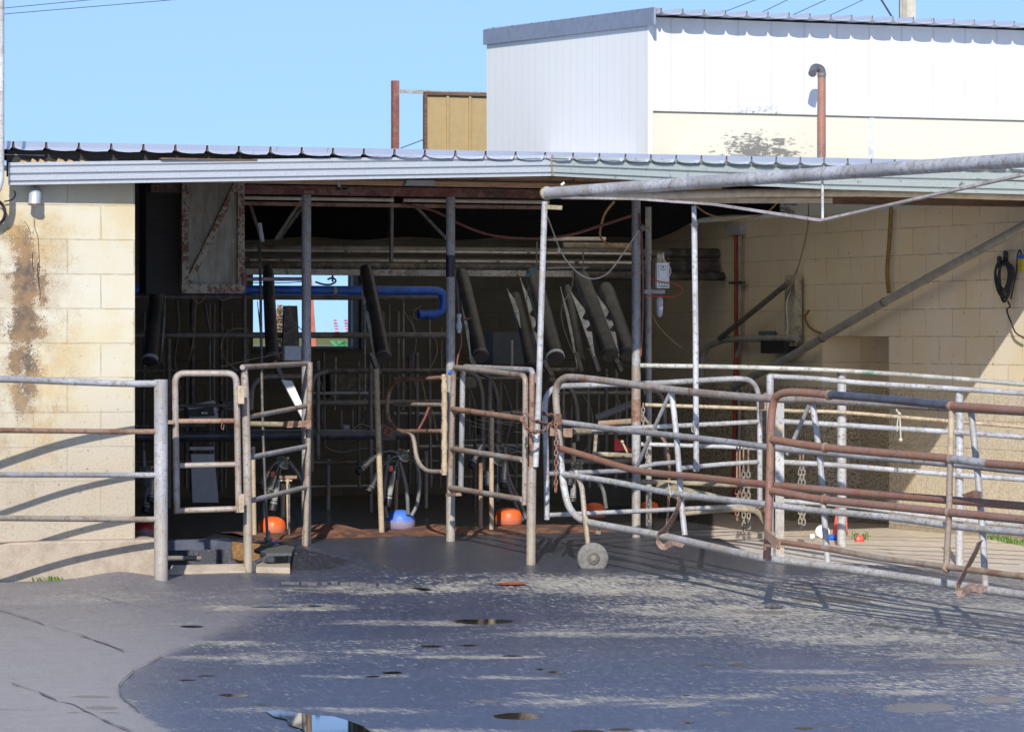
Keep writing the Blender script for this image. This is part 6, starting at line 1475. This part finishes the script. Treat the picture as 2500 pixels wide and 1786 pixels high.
tag(B().beam(PY(977, 223, YK + .15), PY(1200, 230, YK + .15), .02, .035).build('top_rail', GALV), 'pale galvanised rail from the red post to the white building', 'rail')

# power lines and pole
BLK = plain('power_line_black', (.05, .05, .06), .6)
for (x0_, y0_, x1_, y1_, lb) in ((-30, 24, 345, -12, 'upper power line crossing the sky at the top left'), (-30, 38, 470, -4, 'lower power line crossing the sky at the top left'), (1690, 60, 1860, -6, 'first power line above the white building roof'), (1800, 60, 1935, -6, 'second power line above the white building roof'), (1885, 60, 2030, -6, 'third power line above the white building roof'), (1980, 60, 2120, -6, 'fourth power line above the white building roof'), (2148, -6, 2184, 52, 'thick black lead-in cable beside the pole'), (978, 362, 1042, 338, 'short wire behind the shed roof right of the red post')):
    tag(B().tube([P(x0_ - (x1_ - x0_) * .5, y0_ - (y1_ - y0_) * .5, 60), P(x1_ + (x1_ - x0_) * .3, y1_ + (y1_ - y0_) * .3, 60)] if 'black lead' not in lb and 'short' not in lb else [P(x0_, y0_, 45), P(x1_, y1_, 45)], .006 if 'black' not in lb else .012, 6).build('power_line', BLK), lb, 'cable', 'power lines')
t = thing('utility_pole', 'pale concrete utility pole top behind the white roof', 'pole', P(2215, 900, 45))
B().obox(P(2215, 400, 45), RT * .095, FW * .08, (0, 0, 3.2)).build('shaft', plain('pole_concrete', (.5, .46, .38), .8, var=.2), t)
B().obox(P(2208, 400, 44.9), RT * .03, FW * .02, (0, 0, 3.19)).build('rib', plain('pole_shadow_rib', (.36, .33, .28), .8, var=.2), t)

# view through the window: leaning red pole, tree, posts
tag(B().beam(P(768, 860, 45), P(752, 620, 45), .055, .055, up=FW).build('red_leaning_pole', plain('sunlit_red_oxide', (.45, .12, .07), .6)), 'leaning red pole seen through the back window', 'pole')
AUT = plain('autumn_foliage', (.33, .2, .1), .8, var=.5)
t = thing('tree', 'small autumn tree seen through the back window', 'tree', P(682, 840, 90))
B().tube([P(683, 845, 90), P(682, 790, 90), P(684, 745, 90)], [.05, .035, .015], 8).build('trunk', DARKW, t)
b = B(); random.seed(9)
for k in range(700):
    y = random.uniform(745, 828); s = .5 + .5 * math.sin((y - 745) / 83 * math.pi); c_ = P(683 + random.gauss(0, 4.5) * s, y, 90 + random.uniform(-.3, .3)); u = Vector((random.uniform(-1, 1), random.uniform(-1, 1), random.uniform(-1, 1))).normalized() * .03; v = u.orthogonal().normalized() * .03
    b.add([c_ - u, c_ + v, c_ + u, c_ - v], [(0, 1, 2, 3)])
b.build('crown', AUT, t)
t = thing('insulator_rack', 'red insulator string rack on wires seen through the back window', 'rack', P(820, 800, 60))
for x_ in (820, 846):
    b = B()
    for k in range(6): b.lathe(P(x_ - 2 + k * 1.2, 782 + k * 7, 60), [(.01, -.01), (.04, 0), (.01, .015)], seg=10)
    b.build('insulator', RP, t)
b = B()
for k in range(7): b.tube([P(790, 786 + k * 6, 60), P(870, 784 + k * 6, 60)], .004, 5)
b.build('wires', GREYP, t)
GRN = plain('green_machine_paint', (.05, .3, .12), .5)
b = B()
for k in range(9): b.beam(P(812 + k * 5, 848, 40), P(806 + random.uniform(0, 45), 832, 40), .02, .02)
tag(b.build('green_machinery', GRN), 'green farm machinery frame glimpsed through the back window', 'machinery')
hm = M('hedge_line'); hn = hm.noise(1.5, 5, .7); HED = hm.set(hm.mix(hn, (.06, .09, .03), (.14, .12, .06)), .9)
b = B(); xs_ = np.linspace(-200, 400, 60)
vs = []
for x in xs_: vs += [(x, 600, -2), (x, 600, 1.2 + 1.6 * abs(mnoise.noise((x * .07, 0, 0)))), (x, 640, -2)]
b.add(vs, [(i * 3, i * 3 + 1, i * 3 + 4, i * 3 + 3) for i in range(59)] + [(i * 3 + 1, i * 3 + 2, i * 3 + 5, i * 3 + 4) for i in range(59)])
tag(b.build('far_hedge', HED), kind='stuff')
